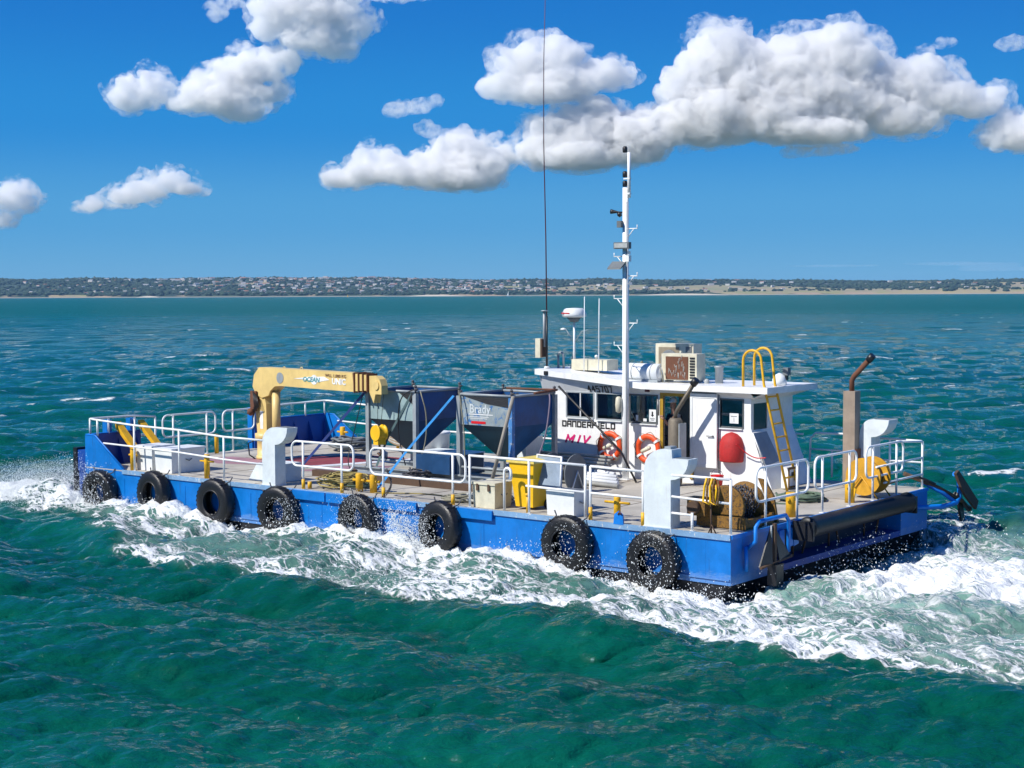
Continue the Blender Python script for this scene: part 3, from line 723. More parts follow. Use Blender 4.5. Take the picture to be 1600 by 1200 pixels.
# houses of the shore town
wallc = [paint('house_wall', (.62, .60, .57), .8), paint('house_wall_cream', (.48, .42, .33), .8), paint('house_wall_brick', (.38, .22, .16), .8)]
roofc = [paint('house_roof_grey', (.30, .31, .33), .8), paint('house_roof_terracotta', (.36, .15, .09), .8), paint('house_roof_pale', (.45, .46, .47), .7)]
pane_d = paint('house_window', (.04, .05, .06), .2)
def house_mesh(w, d, h, r, wm, rm, idx):
    v = [(-w, -d, -6), (w, -d, -6), (w, d, -6), (-w, d, -6), (-w, -d, h), (w, -d, h), (w, d, h), (-w, d, h), (-w * .98, 0, h + r), (w * .98, 0, h + r)]
    f = [(0, 1, 5, 4), (1, 2, 6, 5), (2, 3, 7, 6), (3, 0, 4, 7), (4, 7, 8), (5, 9, 6)]; fr_ = [(4, 5, 9, 8), (6, 7, 8, 9)]
    me = bpy.data.meshes.new('house'); 
    for k in (-.55, 0, .55):
        b = len(v); v += [(w * k - .9, -d - .06, h * .35), (w * k + .9, -d - .06, h * .35), (w * k + .9, -d - .06, h * .8), (w * k - .9, -d - .06, h * .8)]; f.append((b, b + 1, b + 2, b + 3))
    me.from_pydata(v, [], f + fr_); me.materials.append(wm); me.materials.append(rm); me.materials.append(pane_d)
    for i, pl in enumerate(me.polygons): pl.material_index = 1 if i >= len(f) else (2 if i >= 6 else 0)
    return me
hm = [house_mesh(6.5 + (k % 3) * 1.6, 4.5, 3.2 + 2.2 * (k % 2), 2.0, wallc[k % 3 if k % 2 else 0], roofc[(k * 2) % 3], k) for k in range(9)]
desc = ['white', 'cream', 'brick', 'pale', 'white two storey', 'low white', 'grey roofed', 'cream two storey', 'terracotta roofed']
def spots(n, seed):
    q = np.random.default_rng(seed); out = []
    while len(out) < n:
        x = q.normal(-430, 470) if q.random() < .82 else q.uniform(-1500, 1500)
        if not -1700 < x < 1700: continue
        y = float(shore_y(np.array([x]))[0]) + 70 + 1150 * q.random() ** .9
        if x > 100 and q.random() < .5: continue
        out.append((x, y))
    xs_, ys_ = np.array(out).T; return np.stack([xs_, ys_, land_h(xs_, ys_) + 1.0], 1)
H = spots(900, 77); o_ = np.argsort(H[:, 1]); H = H[o_]
for i, (x, y, z) in enumerate(H[:290]):
    k = i % 9
    o = bpy.data.objects.new('house', hm[k]); COL.objects.link(o); o.location = (x, y, z); o.rotation_euler = (0, 0, R(random.uniform(-35, 35))); s = random.uniform(.5, .85); o.scale = (s, s, s)
    tag(o, 'small pale house among trees on the far shore', 'house', 'houses of the town on the far shore')
mt = [wallc[0], roofc[0], roofc[1], wallc[1]]; vv = []; ff = []; mi = []
for i, (x, y, z) in enumerate(H[290:]):
    m_ = hm[i % 9]; a = random.uniform(-.6, .6); ca, sa = math.cos(a), math.sin(a); b = len(vv); s = random.uniform(.55, .95)
    vv += [(x + s * (q.co.x * ca - q.co.y * sa), y + s * (q.co.x * sa + q.co.y * ca), z + s * q.co.z) for q in m_.vertices[:10]]
    ff += [tuple(b + j for j in q) for q in ((0, 1, 5, 4), (1, 2, 6, 5), (3, 0, 4, 7), (4, 7, 8), (5, 9, 6), (4, 5, 9, 8), (6, 7, 8, 9))]; mi += [0 if i % 3 else 3] * 5 + [1 if i % 4 else 2] * 2
me = bpy.data.meshes.new('far_houses'); me.from_pydata(vv, [], ff)
for m_ in mt: me.materials.append(m_)
me.polygons.foreach_set('material_index', np.array(mi, dtype=np.int32))
o = bpy.data.objects.new('far_houses', me); COL.objects.link(o); tag(o, 'rest of the town houses up the far hill', kind='stuff')
# a white sail and a yellow channel marker off the shore
t = bpy.data.objects.new('sailboat', None); COL.objects.link(t); t.location = (-8.0, 3600, 0); tag(t, 'tiny white sailboat off the far shore left of the whip antenna', 'sailboat'); 
def wpart(name, v, f, m_, par):
    me = bpy.data.meshes.new(name); me.from_pydata(v, [], f); me.materials.append(m_); q = bpy.data.objects.new(name, me); COL.objects.link(q); q.parent = par
wpart('hull', [(-4, -1.2, .9), (4.5, 0, 1.0), (-4, 1.2, .9), (-3.5, -.8, -.4), (3, 0, -.4), (-3.5, .8, -.4)], [(0, 1, 4, 3), (1, 2, 5, 4), (2, 0, 3, 5), (0, 2, 1)], M['whitel'], t)
wpart('sail', [(-3.5, 0, 1.8), (.6, 0, 1.8), (.6, 0, 11.5), (-1.6, .5, 5.5)], [(0, 1, 2, 3)], M['whitel'], t)
wpart('mast', [(.6, -.08, .9), (.75, -.08, .9), (.75, .08, .9), (.6, .08, .9), (.6, -.08, 12), (.75, -.08, 12), (.75, .08, 12), (.6, .08, 12)], [(0, 1, 5, 4), (1, 2, 6, 5), (2, 3, 7, 6), (3, 0, 4, 7)], M['whitel'], t)
me = bpy.data.meshes.new('channel_marker'); bm = bmesh.new(); bmesh.ops.create_cone(bm, cap_ends=True, segments=10, radius1=1.4, radius2=.3, depth=6); bmesh.ops.create_cone(bm, cap_ends=True, segments=10, radius1=2.0, radius2=2.0, depth=1.2, matrix=Matrix.Translation((0, 0, -2.6))); bm.to_mesh(me); bm.free(); me.materials.append(M['yellow'])
o = bpy.data.objects.new('channel_marker', me); COL.objects.link(o); o.location = (-372, 3500, 2.6); tag(o, 'tiny yellow channel marker off the far shore', 'buoy')
for k in range(4):
    o = bpy.data.objects.new('beach', bpy.data.meshes.new('beach')); x0 = [-270, -960, 330, -1500][k]; w_ = [150, 60, 220, 70][k]
    v = []; 
    for j in range(13):
        xx_ = x0 + w_ * j / 12; sy = float(shore_y(np.array([xx_]))[0]); tz = math.sin(math.pi * j / 12)
        v += [(xx_, sy - 22, -.3), (xx_, sy + 12, 1.0 + 3.2 * tz)]
    o.data.from_pydata(v, [], [(2 * j, 2 * j + 2, 2 * j + 3, 2 * j + 1) for j in range(12)]); o.data.materials.append(paint('beach_sand', (.62, .55, .42), .9)); COL.objects.link(o); tag(o, 'strip of pale beach sand under the far bluff', kind='structure')

# ------------------------------------------------------------------ sea air
bm = bmesh.new(); bmesh.ops.create_cube(bm, size=1, matrix=Matrix.Translation((0, 3500, 38.5)) @ Matrix.Diagonal((22000, 9000, 95, 1)))
me = bpy.data.meshes.new('haze'); bm.to_mesh(me); bm.free()
g = N('sea_haze'); pv = g.n('ShaderNodeVolumePrincipled'); pv.inputs['Color'].default_value = (.36, .64, 1.0, 1); pv.inputs['Density'].default_value = .00005; pv.inputs['Anisotropy'].default_value = 0
g.l(pv.outputs[0], g.out.inputs['Volume']); me.materials.append(g.m)
hz = bpy.data.objects.new('haze', me); COL.objects.link(hz); tag(hz, 'thin blue sea haze', kind='stuff')
# ------------------------------------------------------------------ the boat
boat = thing('workboat', 'blue and white flat-decked workboat steaming left through the chop', 'workboat', (10, 4.5, -1.7))
L, B_ = 19.9, 9.0
g = G()
# corner blocks, lip under the transom recess, main body
g.prism([(.55, 0, -.03), (L, 0, -.03), (L, 0, -.62), (19.3, 0, -.95), (.55, 0, -.95)], (0, B_, 0))
g.box(0, .547, 0, 1.75, -.95, -.03); g.box(0, .547, 7.55, B_, -.95, -.03); 
g.box(0.003, .547, 1.753, 7.547, -.12, -.03)
hull = part(g, 'hull', M['blue'], boat)
part(G().box(0.003, .547, 1.753, 7.547, -.95, -.82), 'transom_lip', M['blue_in'], hull)
part(G().prism([(.12, .03, -.953), (19.25, .03, -.953), (18.0, .03, -1.75), (.6, .03, -1.75)], (0, B_ - .06, 0)), 'antifouling', M['antifoul'], hull)
part(G().box(.535, .549, 1.76, 7.54, -.818, -.125), 'transom_recess', M['recess'], hull)
for v0, dv in ((2.1, .35), (3.0, 0), (3.4, .4), (4.6, 0), (5.1, -.35), (6.3, 0), (6.9, .3)):
    part(G().tube([(.3, v0, -.818), (.3, v0 + dv, -.13)], .025, 6), 'strut', M['brown'], hull)
for k, (v0, t) in enumerate(((1.82, .02), (2.14, .09), (2.4, .02))):
    part(G().prism([(-.04, v0, -.12), (-.04, v0 + .2, -.12), (-.04, v0 + .2 + t * .6, -.47), (-.04, v0 + t, -.50)], (.05, 0, 0)), 'stiffener', M['bright_blue'], hull)
g = G()
g.box(0.0, L, 0.0, B_, -.027, 0.0)
deck = part(g, 'deck', M['deck'], boat)
# deck plate seams and welded edge bars
g = G()
for u0 in np.arange(1.6, 19, 2.35): g.box(u0, u0 + .02, .14, B_ - .14, .001, .006)
for v0 in (3.0, 6.0): g.box(.2, 19.6, v0, v0 + .018, .001, .0055)
part(g, 'plate_seam', paint('seam_rust', (.22, .17, .12), .8), deck)
part(G().box(0, 18.3, -.035, -.001, -.09, .018), 'edge_bar', paint('chalky_edge_bar', (.20, .36, .56), .6, 0, (.6, .6, .56), .5, 3), deck)
part(G().box(-.035, -.001, 0, B_, -.06, .012), 'edge_bar', M['bright_blue'], deck)
for a, b in ((12.05, 10.75), (10.7, 9.6), (6.75, 5.75), (9.2, 7.9)):
    part(G().box(b, a, -.085, -.037, -.21, -.005), 'rub_plate', M['blue'], hull, .012)
part(G().box(0.02, 18.2, -.03, -.003, -.86, -.83), 'weld_strip', M['blue'], hull)
for u_ in np.arange(1.15, 18.3, 2.44): part(G().box(u_, u_ + .022, -.008, -.001, -.82, -.215), 'weld_seam', M['blue'], hull)
# painted patches on the deck
part(G().sheet([(18.9, 3.2, .004), (17.6, 2.6, .004), (16.4, 3.0, .004), (16.9, 4.1, .004), (18.6, 4.0, .004)]), 'painted_patch', M['deckpink'], deck)
part(G().sheet([(16.7, 3.6, .004), (15.2, 3.2, .004), (14.1, 5.1, .004), (14.2, 6.6, .004), (15.6, 6.6, .004), (17.0, 5.3, .004)]), 'painted_patch', M['deckred'], deck)
part(G().sheet([(14.6, 2.6, .004), (12.6, 3.6, .004), (13.3, 5.0, .004), (14.3, 4.2, .004)]), 'painted_patch', M['deckpink'], deck)
part(G().sheet([(15.6, 1.9, .008), (15.2, 2.0, .008), (13.6, 6.9, .008), (14.0, 7.0, .008)]), 'painted_patch', M['whitel'], deck)
# bulwarks round the bow
for v0 in (0.0, 8.94):
    part(G().prism([(18.3, v0, .02), (18.3, v0, 0), (L, v0, 0), (L, v0, .84), (19.5, v0, .84)], (0, .06, 0)), 'bulwark', M['blue'], boat)
    part(G().tube([(18.28, v0 + .03, .03), (19.5, v0 + .03, .86), (L, v0 + .03, .86)], .022, 6), 'bulwark_cap', M['bright_blue'], boat)
for a, b in ((.062, 1.8), (6.0, 8.938)):
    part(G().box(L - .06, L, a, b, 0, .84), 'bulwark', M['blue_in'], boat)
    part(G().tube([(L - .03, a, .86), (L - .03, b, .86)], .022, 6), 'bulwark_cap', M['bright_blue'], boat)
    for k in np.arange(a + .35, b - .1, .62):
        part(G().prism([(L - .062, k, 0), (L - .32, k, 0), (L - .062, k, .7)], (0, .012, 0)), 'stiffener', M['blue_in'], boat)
for v0, w1 in ((.72, 1.2), (1.5, 1.2), (5.95, 1.22), (6.2, 1.2)):
    part(G().box(L + .01, L + .2, v0, v0 + .17, -.6, w1), 'push_knee', M['blue'], boat, .01)
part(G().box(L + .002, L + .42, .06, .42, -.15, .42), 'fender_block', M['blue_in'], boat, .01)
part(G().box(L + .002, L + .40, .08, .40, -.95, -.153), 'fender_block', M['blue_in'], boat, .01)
part(G().box(L + .423, L + .58, .03, .45, -.95, .48), 'bow_fender', M['rubber'], boat, .03)
part(G().box(L + .423, L + .58, 8.5, 8.92, -.95, .48), 'bow_fender', M['rubber'], boat, .03)
for (u1, v1, u2, v2) in ((19.85, .95, 18.75, 1.0), (19.85, 1.72, 18.75, 1.8)):
    part(G().hexa([(u1, v1, .98), (u1, v1, 1.14), (u1, v1 + .2, .98), (u1, v1 + .2, 1.14), (u2, v2, .0), (u2 - .1, v2, .03), (u2, v2 + .2, .0), (u2 - .1, v2 + .2, .03)]), 'ramp_brace', M['yellow'], boat, .006, 'yellow diagonal brace inside the bow')
    part(G().tube([(18.75, v2 + .1, .25), (18.2, v2 + .15, .03)], .02, 6).tube([(18.9, v2 - .1, .3), (18.3, v2 - .1, .28), (18.25, v2 - .1, .05)], .018, 6), 'brace_link', M['brown'], boat)

# ---- handrails
RR = .027
def rail_run(path, posts, mids=(), socket=True, name='handrail', feet=True):
    g = G(); g.tube(path, RR, 8)
    r = part(g, name, M['rail'], boat)
    for (u, v, w1, w0) in posts:
        part(G().tube([(u, v, w0), (u, v, w1)], RR, 8), 'post', M['rail'], r)
        if w0 < .1 and feet: part(G().box(u - .05, u + .05, v - .05, v + .05, .001, .014), 'foot_plate', M['rail'], r)
    for m in mids: part(G().tube(m, RR * .9, 8), 'mid_rail', M['rail'], r)
    return r
def rail_loop(a0, a1, w0, w1, fixed, along, posts, socket=True):
    r = part(G().tube(loop_path(a0, a1, w0, w1, .17, fixed, along), RR, 8, closed=True), 'handrail', M['rail'], boat)
    for p in posts:
        u, v = (p, fixed) if along == 'u' else (fixed, p)
        part(G().tube([(u, v, .0), (u, v, w1 + .015)], RR, 8), 'post', M['rail'], r)
        part(G().box(u - .05, u + .05, v - .05, v + .05, .001, .014), 'foot_plate', M['rail'], r)
        if socket: part(G().tube([(u, v, .015), (u, v, .24)], RR * 1.55, 10), 'socket', M['yellow'], r)
    return r
y0 = .075
rail_run([(12.98, y0, 1.08), (14.4, y0, 1.09), (16.1, y0, 1.17), (17.9, y0, 1.2), (19.55, y0, 1.27), (19.8, y0 + .03, 1.28), (19.86, .25, 1.28), (19.87, 1.2, 1.27), (19.87, 1.6, 1.26), (19.87, 2.33, 1.2)],
         [(14.4, y0, 1.09, 0), (16.1, y0, 1.17, 0), (17.9, y0, 1.2, 0), (19.45, y0, 1.26, .84), (19.86, .14, 1.28, .84), (19.87, .75, 1.28, .84), (19.87, 1.62, 1.26, 0), (19.87, 2.33, 1.2, 0)],
         [[(12.98, y0, .5), (14.4, y0, .53), (16.1, y0, .60), (17.9, y0, .64), (19.2, y0, .66)], [(19.87, 1.62, .72), (19.87, 2.33, .66)]])
rail_loop(9.95, 11.98, .55, 1.13, y0, 'u', (10.33, 11.6))
rail_loop(6.6, 9.42, .52, 1.12, y0, 'u', (6.96, 9.02))
rail_run([(6.5, y0, 1.12), (4.87, y0, 1.12), (3.42, y0, 1.11)], [(6.48, y0, 1.12, 0), (4.87, y0, 1.12, 0), (3.43, y0, 1.11, 0)], [[(4.95, y0, .58), (3.42, y0, .56)]])
rE = rail_run([(3.3, y0, 1.10), (2.03, y0, 1.08)], [(3.3, y0, 1.1, 0), (2.03, y0, 1.08, 0)], [[(3.3, y0, .56), (2.03, y0, .55)]])
for u_ in (3.3, 2.03): part(G().tube([(u_, y0, .015), (u_, y0, .27)], RR * 1.55, 10), 'socket', M['yellow'], rE)
rail_run([(1.36, y0, 1.06), (.05, y0, 1.06)], [(.05, y0, 1.06, 0), (.9, y0, .36, 0)], [[(1.36, y0, .64), (.05, y0, .60)], [(1.36, y0, .32), (.9, y0, .31)]])
rail_loop(1.05, 3.2, .52, 1.18, .06, 'v', (1.43, 2.72), False)
rail_loop(3.48, 5.4, .52, 1.18, .06, 'v', (3.82, 5.07), False)
rail_loop(5.86, 7.78, .52, 1.2, .06, 'v', (6.21,), False)
rail_run([(.07, 7.45, 1.21), (.07, 8.82, 1.1), (.12, 8.9, 1.1), (1.2, 8.9, 1.12)], [(.07, 7.45, 1.2, 0), (.07, 8.86, 1.1, 0), (.9, 8.9, 1.1, 0)],
         [[(.07, 6.4, .72), (.07, 8.85, .72)], [(.07, 6.8, .33), (.07, 8.85, .33)], [(.07, 8.9, .6), (1.2, 8.9, .6)]])
rail_run([(3.0, 8.9, .45), (2.98, 8.9, 1.0), (2.85, 8.9, 1.15), (1.8, 8.9, 1.17)], [(1.85, 8.9, 1.17, 0), (2.4, 8.9, .75, .1)], [[(2.97, 8.9, .75), (1.8, 8.9, .75)]])
rail_loop(2.58, 4.5, .58, 1.2, 19.86, 'v', (2.95, 4.17), False)
rail_loop(4.78, 6.0, .6, 1.2, 19.86, 'v', (5.16,), False)
rail_run([(19.86, 6.2, 1.2), (19.86, 7.3, 1.25), (19.86, 8.9, 1.27), (19.7, 8.94, 1.27), (18.5, 8.94, 1.22), (16.5, 8.94, 1.14), (3.2, 8.94, 1.1)],
         [(19.86, 6.9, 1.24, .84), (19.86, 8.1, 1.26, .84), (19.86, 8.93, 1.26, .84)] + [(u_, 8.94, 1.12, 0) for u_ in (17.9, 16.0, 14.2, 12.4, 10.6, 8.8, 7.0, 5.2, 3.4)],
         [[(19.3, 8.94, .66), (16.5, 8.94, .56), (3.2, 8.94, .55)]])

# ---- bollards and deck pipes
def bollard(u, v, h, r, bar=None, name='bollard', dirn=(1, 0)):
    b = part(G().lathe((u, v, 0), (0, 0, 1), [(0.001, r * 1.02), (h - .012, r), (h, r * .92)], 18), name, M['yellow'], boat)
    if bar:
        L2, hb = bar; dx, dy = dirn
        part(G().tube([(u - dx * L2, v - dy * L2, hb), (u + dx * L2, v + dy * L2, hb)], r * .38, 8), 'cross_bar', M['yellow'], b)
    return b
bollard(18.12, .2, .56, .075, (.16, .4)); bollard(15.15, .17, .6, .07, (.25, .43)); bollard(2.8, .3, .5, .07, (.3, .38))
bollard(10.3, .62, .42, .085, (.2, .26)); bollard(9.85, .62, .42, .085, (.2, .26)); bollard(18.75, 8.6, .52, .08, (.22, .36)); bollard(19.65, 4.35, .56, .06)
for v_ in (2.95, 5.62):
    b = bollard(.32, v_, .5, .105, (.16, .37), 'bollard', (0, 1)); part(G().prism([(.215, v_ - .02, .34), (.215, v_ - .02, .1), (.17, v_ - .02, .3)], (0, .04, 0)), 'horn', M['yellow'], b)
bollard(9.0, 8.5, .36, .07, (.2, .25)); bollard(16.4, 8.55, .5, .05)
part(G().tube([(5.58, .14, 0), (5.58, .14, .82)] + arc((5.49, .14, .82), .09, 0, 180, 6)[1:] + [(5.40, .14, .68)], .03, 8), 'air_pipe', M['rail'], boat)
part(G().tube([(4.98, .16, 0), (4.98, .16, .36)], .028, 8).lathe((4.98, .16, .36), (0, 0, 1), [(0, .05), (.05, .05)], 10), 'air_pipe', M['yellow'], boat)
part(G().tube([(11.62, .3, .0), (11.62, .3, .16)], .05, 8), 'deck_filler', M['yellow'], boat)

# ---- goose-neck ventilators
def vent(u0, u1, tip, h, v0, dv, step=0.0, neck=None):
    hk = h - .42
    P = [(u0, v0, 0), (u0, v0, hk)]
    rO = min(.42, (u0 - u1) * .95)
    for i in range(1, 8):
        a = R(90 * i / 7); P.append((u0 - rO * (1 - math.cos(a)) * 1.05, v0, hk + .42 * math.sin(a)))
    if step: P += [(u1 - .02, v0, h), (u1 - .03, v0, h - step)]
    ht = h - step; P.append((tip, v0, ht))
    lo = ht - .42
    for i in range(1, 7):
        a = R(90 * i / 6); P.append((tip + (u1 - tip) * (1 - math.cos(a)), v0, ht - .42 * math.sin(a)))
    P.append((u1, v0, 0))
    p = part(G().prism(P, (0, dv, 0)), 'ventilator', M['vent'], boat)
    part(G().box(u1 - .012, u0 + .012, v0 - .012, v0 + dv + .012, .001, .03), 'base_flange', M['vent'], p)
    part(G().box(tip + .06, u1 - .06, v0 + .05, v0 + dv - .05, ht + .002, ht + .012), 'mouth_grille', M['greypl'], p)
    return p
vent(13.0, 12.55, 12.12, 1.42, .06, .34)
vt = vent(2.0, 1.38, .98, 1.55, .06, .34, .17)
part(G().box(1.42, 1.56, .12, .34, 1.552, 1.60), 'lift_lug', M['galv'], vt)
vent(1.42, 1.12, .68, 1.6, 8.35, .5, .0)
# ------------------------------------------------------------------ wheelhouse
def wall_grid(g, fn, a0, a1, w0, w1, holes, aw=None):
    """plate between a0..a1 and w0..w1 with rectangular openings; fn(a,w,side)->point"""
    A = sorted({a0, a1, *[x for h in holes for x in h[:2]]}); W = sorted({w0, w1, *[x for h in holes for x in h[2:]]})
    for i in range(len(A) - 1):
        for j in range(len(W) - 1):
            ca, cw = (A[i] + A[i + 1]) / 2, (W[j] + W[j + 1]) / 2
            if any(h[0] < ca < h[1] and h[2] < cw < h[3] for h in holes): continue
            g.hexa([fn(a, w, s) for a in (A[i], A[i + 1]) for s in (0, 1) for w in (W[j], W[j + 1])])
NV, FV = 6.5, 8.45
def rear_u(w): return 3.28 - max(0, .75 - w) * .72
near_holes = [(7.8, 8.62, 1.46, 2.06), (6.93, 7.68, 1.44, 2.06), (5.9, 6.68, 1.41, 2.06), (4.93, 5.70, .12, 2.08), (3.5, 4.12, 1.42, 2.05)]
g = G()
wall_grid(g, lambda a, w, s: (a if a > 3.3 else rear_u(w), NV + .04 * s, w), 3.28, 9.1, .0, 2.1, near_holes)
# far wall with its own windows
wall_grid(g, lambda a, w, s: (a if a > 3.3 else rear_u(w), FV + .04 * s, w), 3.28, 9.1, .0, 2.1, [(7.7, 8.75, 1.3, 2.02), (6.5, 7.5, 1.3, 2.02), (5.2, 6.1, 1.3, 2.02), (3.6, 4.4, 1.3, 2.02)])
# front wall, raked, one band of glass
def fr(w): return 9.1 + max(0, w - 1.1) * .30
wall_grid(g, lambda a, w, s: (fr(w) - .04 * s if True else 0, a, w), NV + .041, FV - .001, 0, 2.1, [(6.65, 7.15, 1.3, 2.0), (7.25, 7.75, 1.3, 2.0), (7.85, 8.3, 1.3, 2.0)])
# rear wall with the dark window by the corner, battered foot
wall_grid(g, lambda a, w, s: (rear_u(w) + .04 * s - (a - NV) * .02, a, w), NV + .041, FV - .001, 0, 2.1, [(6.62, 7.25, 1.36, 1.98)])
house = part(g, 'wheelhouse', M['white'], boat)
# upper band that leans outward below the roof
def roof_w(u): return np.interp(u, [2.6, 6.2, 9.6], [2.385, 2.385, 2.66])
g = G()
g.hexa([(3.2, NV + .0, 2.1), (3.2, 6.30, 2.25), (3.2, NV + .04, 2.1), (3.2, 6.34, 2.25), (9.4, NV, 2.1), (9.3, 6.30, roof_w(9.3) - .14), (9.4, NV + .04, 2.1), (9.3, 6.34, roof_w(9.3) - .14)])
g.hexa([(3.2, FV, 2.1), (3.2, 8.65, 2.25), (3.2, FV + .04, 2.1), (3.2, 8.69, 2.25), (9.4, FV, 2.1), (9.3, 8.65, roof_w(9.3) - .14), (9.4, FV + .04, 2.1), (9.3, 8.69, roof_w(9.3) - .14)])
g.hexa([(9.40, NV + .041, 2.1), (9.36, 6.345, 2.48), (9.40, FV, 2.1), (9.36, 8.64, 2.48), (9.44, NV + .041, 2.1), (9.40, 6.345, 2.48), (9.44, FV, 2.1), (9.40, 8.64, 2.48)])
g.hexa([(3.28, NV + .041, 2.10), (2.86, 6.345, 2.25), (3.28, FV, 2.1), (2.86, 8.64, 2.25), (3.24, NV + .041, 2.08), (2.82, 6.345, 2.24), (3.24, FV, 2.08), (2.82, 8.64, 2.24)])
part(g, 'cornice_band', M['fibre'], house)
g = G()
us = [2.72, 6.2, 7.2, 8.2, 9.48]
for a, b in zip(us, us[1:]):
    g.hexa([(a, 6.26, roof_w(a) - .145), (a, 6.26, roof_w(a)), (a, 8.74, roof_w(a) - .145), (a, 8.74, roof_w(a)), (b, 6.26, roof_w(b) - .145), (b, 6.26, roof_w(b)), (b, 8.74, roof_w(b) - .145), (b, 8.74, roof_w(b))])
roof = part(g, 'roof', M['white'], house)
part(G().box(3.35, 9.0, 6.545, 8.44, .05, .10), 'floor', M['seat'], house)
part(G().box(7.2, 9.0, 8.0, 8.4, .1, 1.15).box(8.55, 8.95, 6.7, 8.0, .1, 1.15).box(6.6, 7.1, 7.3, 7.8, .1, .6).box(7.05, 7.15, 7.3, 7.8, .6, 1.55), 'console', M['seat'], house)
part(G().box(4.55, 4.6, 6.56, 8.4, .1, 2.05), 'bulkhead', M['seat'], house)
fm = paint('window_rubber', (.10, .11, .11), .5)
for k, (a, b, c, d) in enumerate(near_holes):
    if k == 3: continue
    g = G(); t = .035
    for r_ in ((a - t, a, c - t, d + t), (b, b + t, c - t, d + t), (a, b, c - t, c), (a, b, d, d + t)): g.box(r_[0], r_[1], NV - .012, NV - .002, r_[2], r_[3])
    wdw = part(g, 'window', M['galv'] if k < 2 else fm, house)
    part(G().box(a, b, NV + .015, NV + .021, c, d), 'pane', M['glass'], wdw)
    part(G().box(a, b, NV - .05, NV - .013, c - .06, c - .036), 'sill', M['fibre'], wdw)
    if k == 0: part(G().box(8.19, 8.215, NV - .01, NV + .014, c, d), 'mullion', M['rail'], wdw)
for (a, b) in ((7.7, 8.75), (6.5, 7.5), (5.2, 6.1), (3.6, 4.4)): part(G().box(a, b, FV + .015, FV + .021, 1.3, 2.02), 'window', M['glass'], house)
for (a, b) in ((6.65, 7.15), (7.25, 7.75), (7.85, 8.3)):
    part(G().hexa([(fr(1.3) - .02, a, 1.3), (fr(2.) - .02, a, 2.0), (fr(1.3) - .02, b, 1.3), (fr(2.) - .02, b, 2.0), (fr(1.3) - .026, a, 1.3), (fr(2.) - .026, a, 2.0), (fr(1.3) - .026, b, 1.3), (fr(2.) - .026, b, 2.0)]), 'window', M['glass'], house)
part(G().box(3.285, 3.29, 6.62, 7.25, 1.36, 1.98), 'window', paint('dark_window_glass', (.012, .022, .025), .08, spec=.8), house)
# doorway and the open white door folded back against the wall
g = G()
g.box(5.70, 5.79, NV - .03, NV + .06, .10, 2.17).box(4.84, 4.93, NV - .03, NV + .06, .10, 2.17).box(4.93, 5.70, NV - .03, NV + .06, 2.08, 2.17)
part(g, 'door_frame', paint('mustard_door_frame', (.45, .27, .02), .5, 0, (.2, .12, .05), .4, 5), house)
dr = part(G().box(4.14, 4.88, 6.40, 6.445, .42, 2.18), 'door', M['white'], house, .008, 'open white door folded back flat on the wall')
g = G()
for r_ in ((4.14, 4.20, .42, 2.18), (4.82, 4.88, .42, 2.18), (4.2, 4.82, .42, .50), (4.2, 4.82, 2.08, 2.18)): g.box(r_[0], r_[1], 6.388, 6.399, r_[2], r_[3])
part(g, 'door_rim', M['fibre'], dr); part(G().tube([(4.24, 6.36, 1.18), (4.40, 6.36, 1.18)], .012, 6).tube([(4.24, 6.40, 1.18), (4.24, 6.36, 1.18)], .02, 8), 'handle', M['steel'], dr)
part(G().box(4.16, 4.9, 6.40, 6.46, 2.2, 2.235), 'door_track', M['steel'], dr)
part(G().tube([(4.12, 6.47, .3), (4.12, 6.47, 2.2)], .02, 6), 'drain_pipe', M['galv'], house)
part(G().tube([(5.82, 6.44, 1.6), (5.82, 6.44, 2.0)], .025, 8), 'grab_handle', M['steel'], house)
part(G().box(6.02, 6.14, 6.33, 6.37, 2.17, 2.31), 'horn_box', M['maroon'], house)
part(G().box(9.05, 9.17, 6.235, 6.258, 2.5, 2.6), 'cleat_plate', M['black'], roof)
# notices
def notice(u0, u1, w0, w1, v, mat='whitel'):
    return part(G().box(u0, u1, v - .003, v, w0, w1), 'notice', M[mat], house)
ns = notice(5.93, 6.13, 1.43, 1.73, NV + .013); part(G().prism([(6.03, NV + .009, 1.55), (5.98, NV + .009, 1.60), (6.01, NV + .009, 1.60), (6.01, NV + .009, 1.68), (6.05, NV + .009, 1.68), (6.05, NV + .009, 1.60), (6.08, NV + .009, 1.60)], (0, -.002, 0)), 'arrow', M['letter'], ns)
part(G().box(5.96, 6.10, NV + .007, NV + .009, 1.50, 1.515).box(5.98, 6.08, NV + .007, NV + .009, 1.465, 1.48), 'print', M['steel'], ns)
notice(6.20, 6.30, 1.43, 1.50, NV + .013); notice(6.45, 6.52, 1.44, 1.58, NV + .013)
n2 = notice(3.62, 3.86, 1.50, 1.74, NV + .013); part(G().box(3.66, 3.82, NV + .007, NV + .009, 1.66, 1.675).box(3.735, 3.745, NV + .007, NV + .009, 1.54, 1.64), 'print', M['steel'], n2)
# lettering
sign('445707', (7.92, 6.480, 2.112), .085, .168, .028, M['letter'], house, (0, -.518, .855), 0, 1.55)
sign('DANDERFIELD', (8.76, NV - .003, 1.20), .115, .125, .034, M['letter'], house, adv=1.36)
sign('MIV', (8.66, NV - .003, .80), .20, .165, .052, M['magenta'], house, slant=.42, adv=1.55)
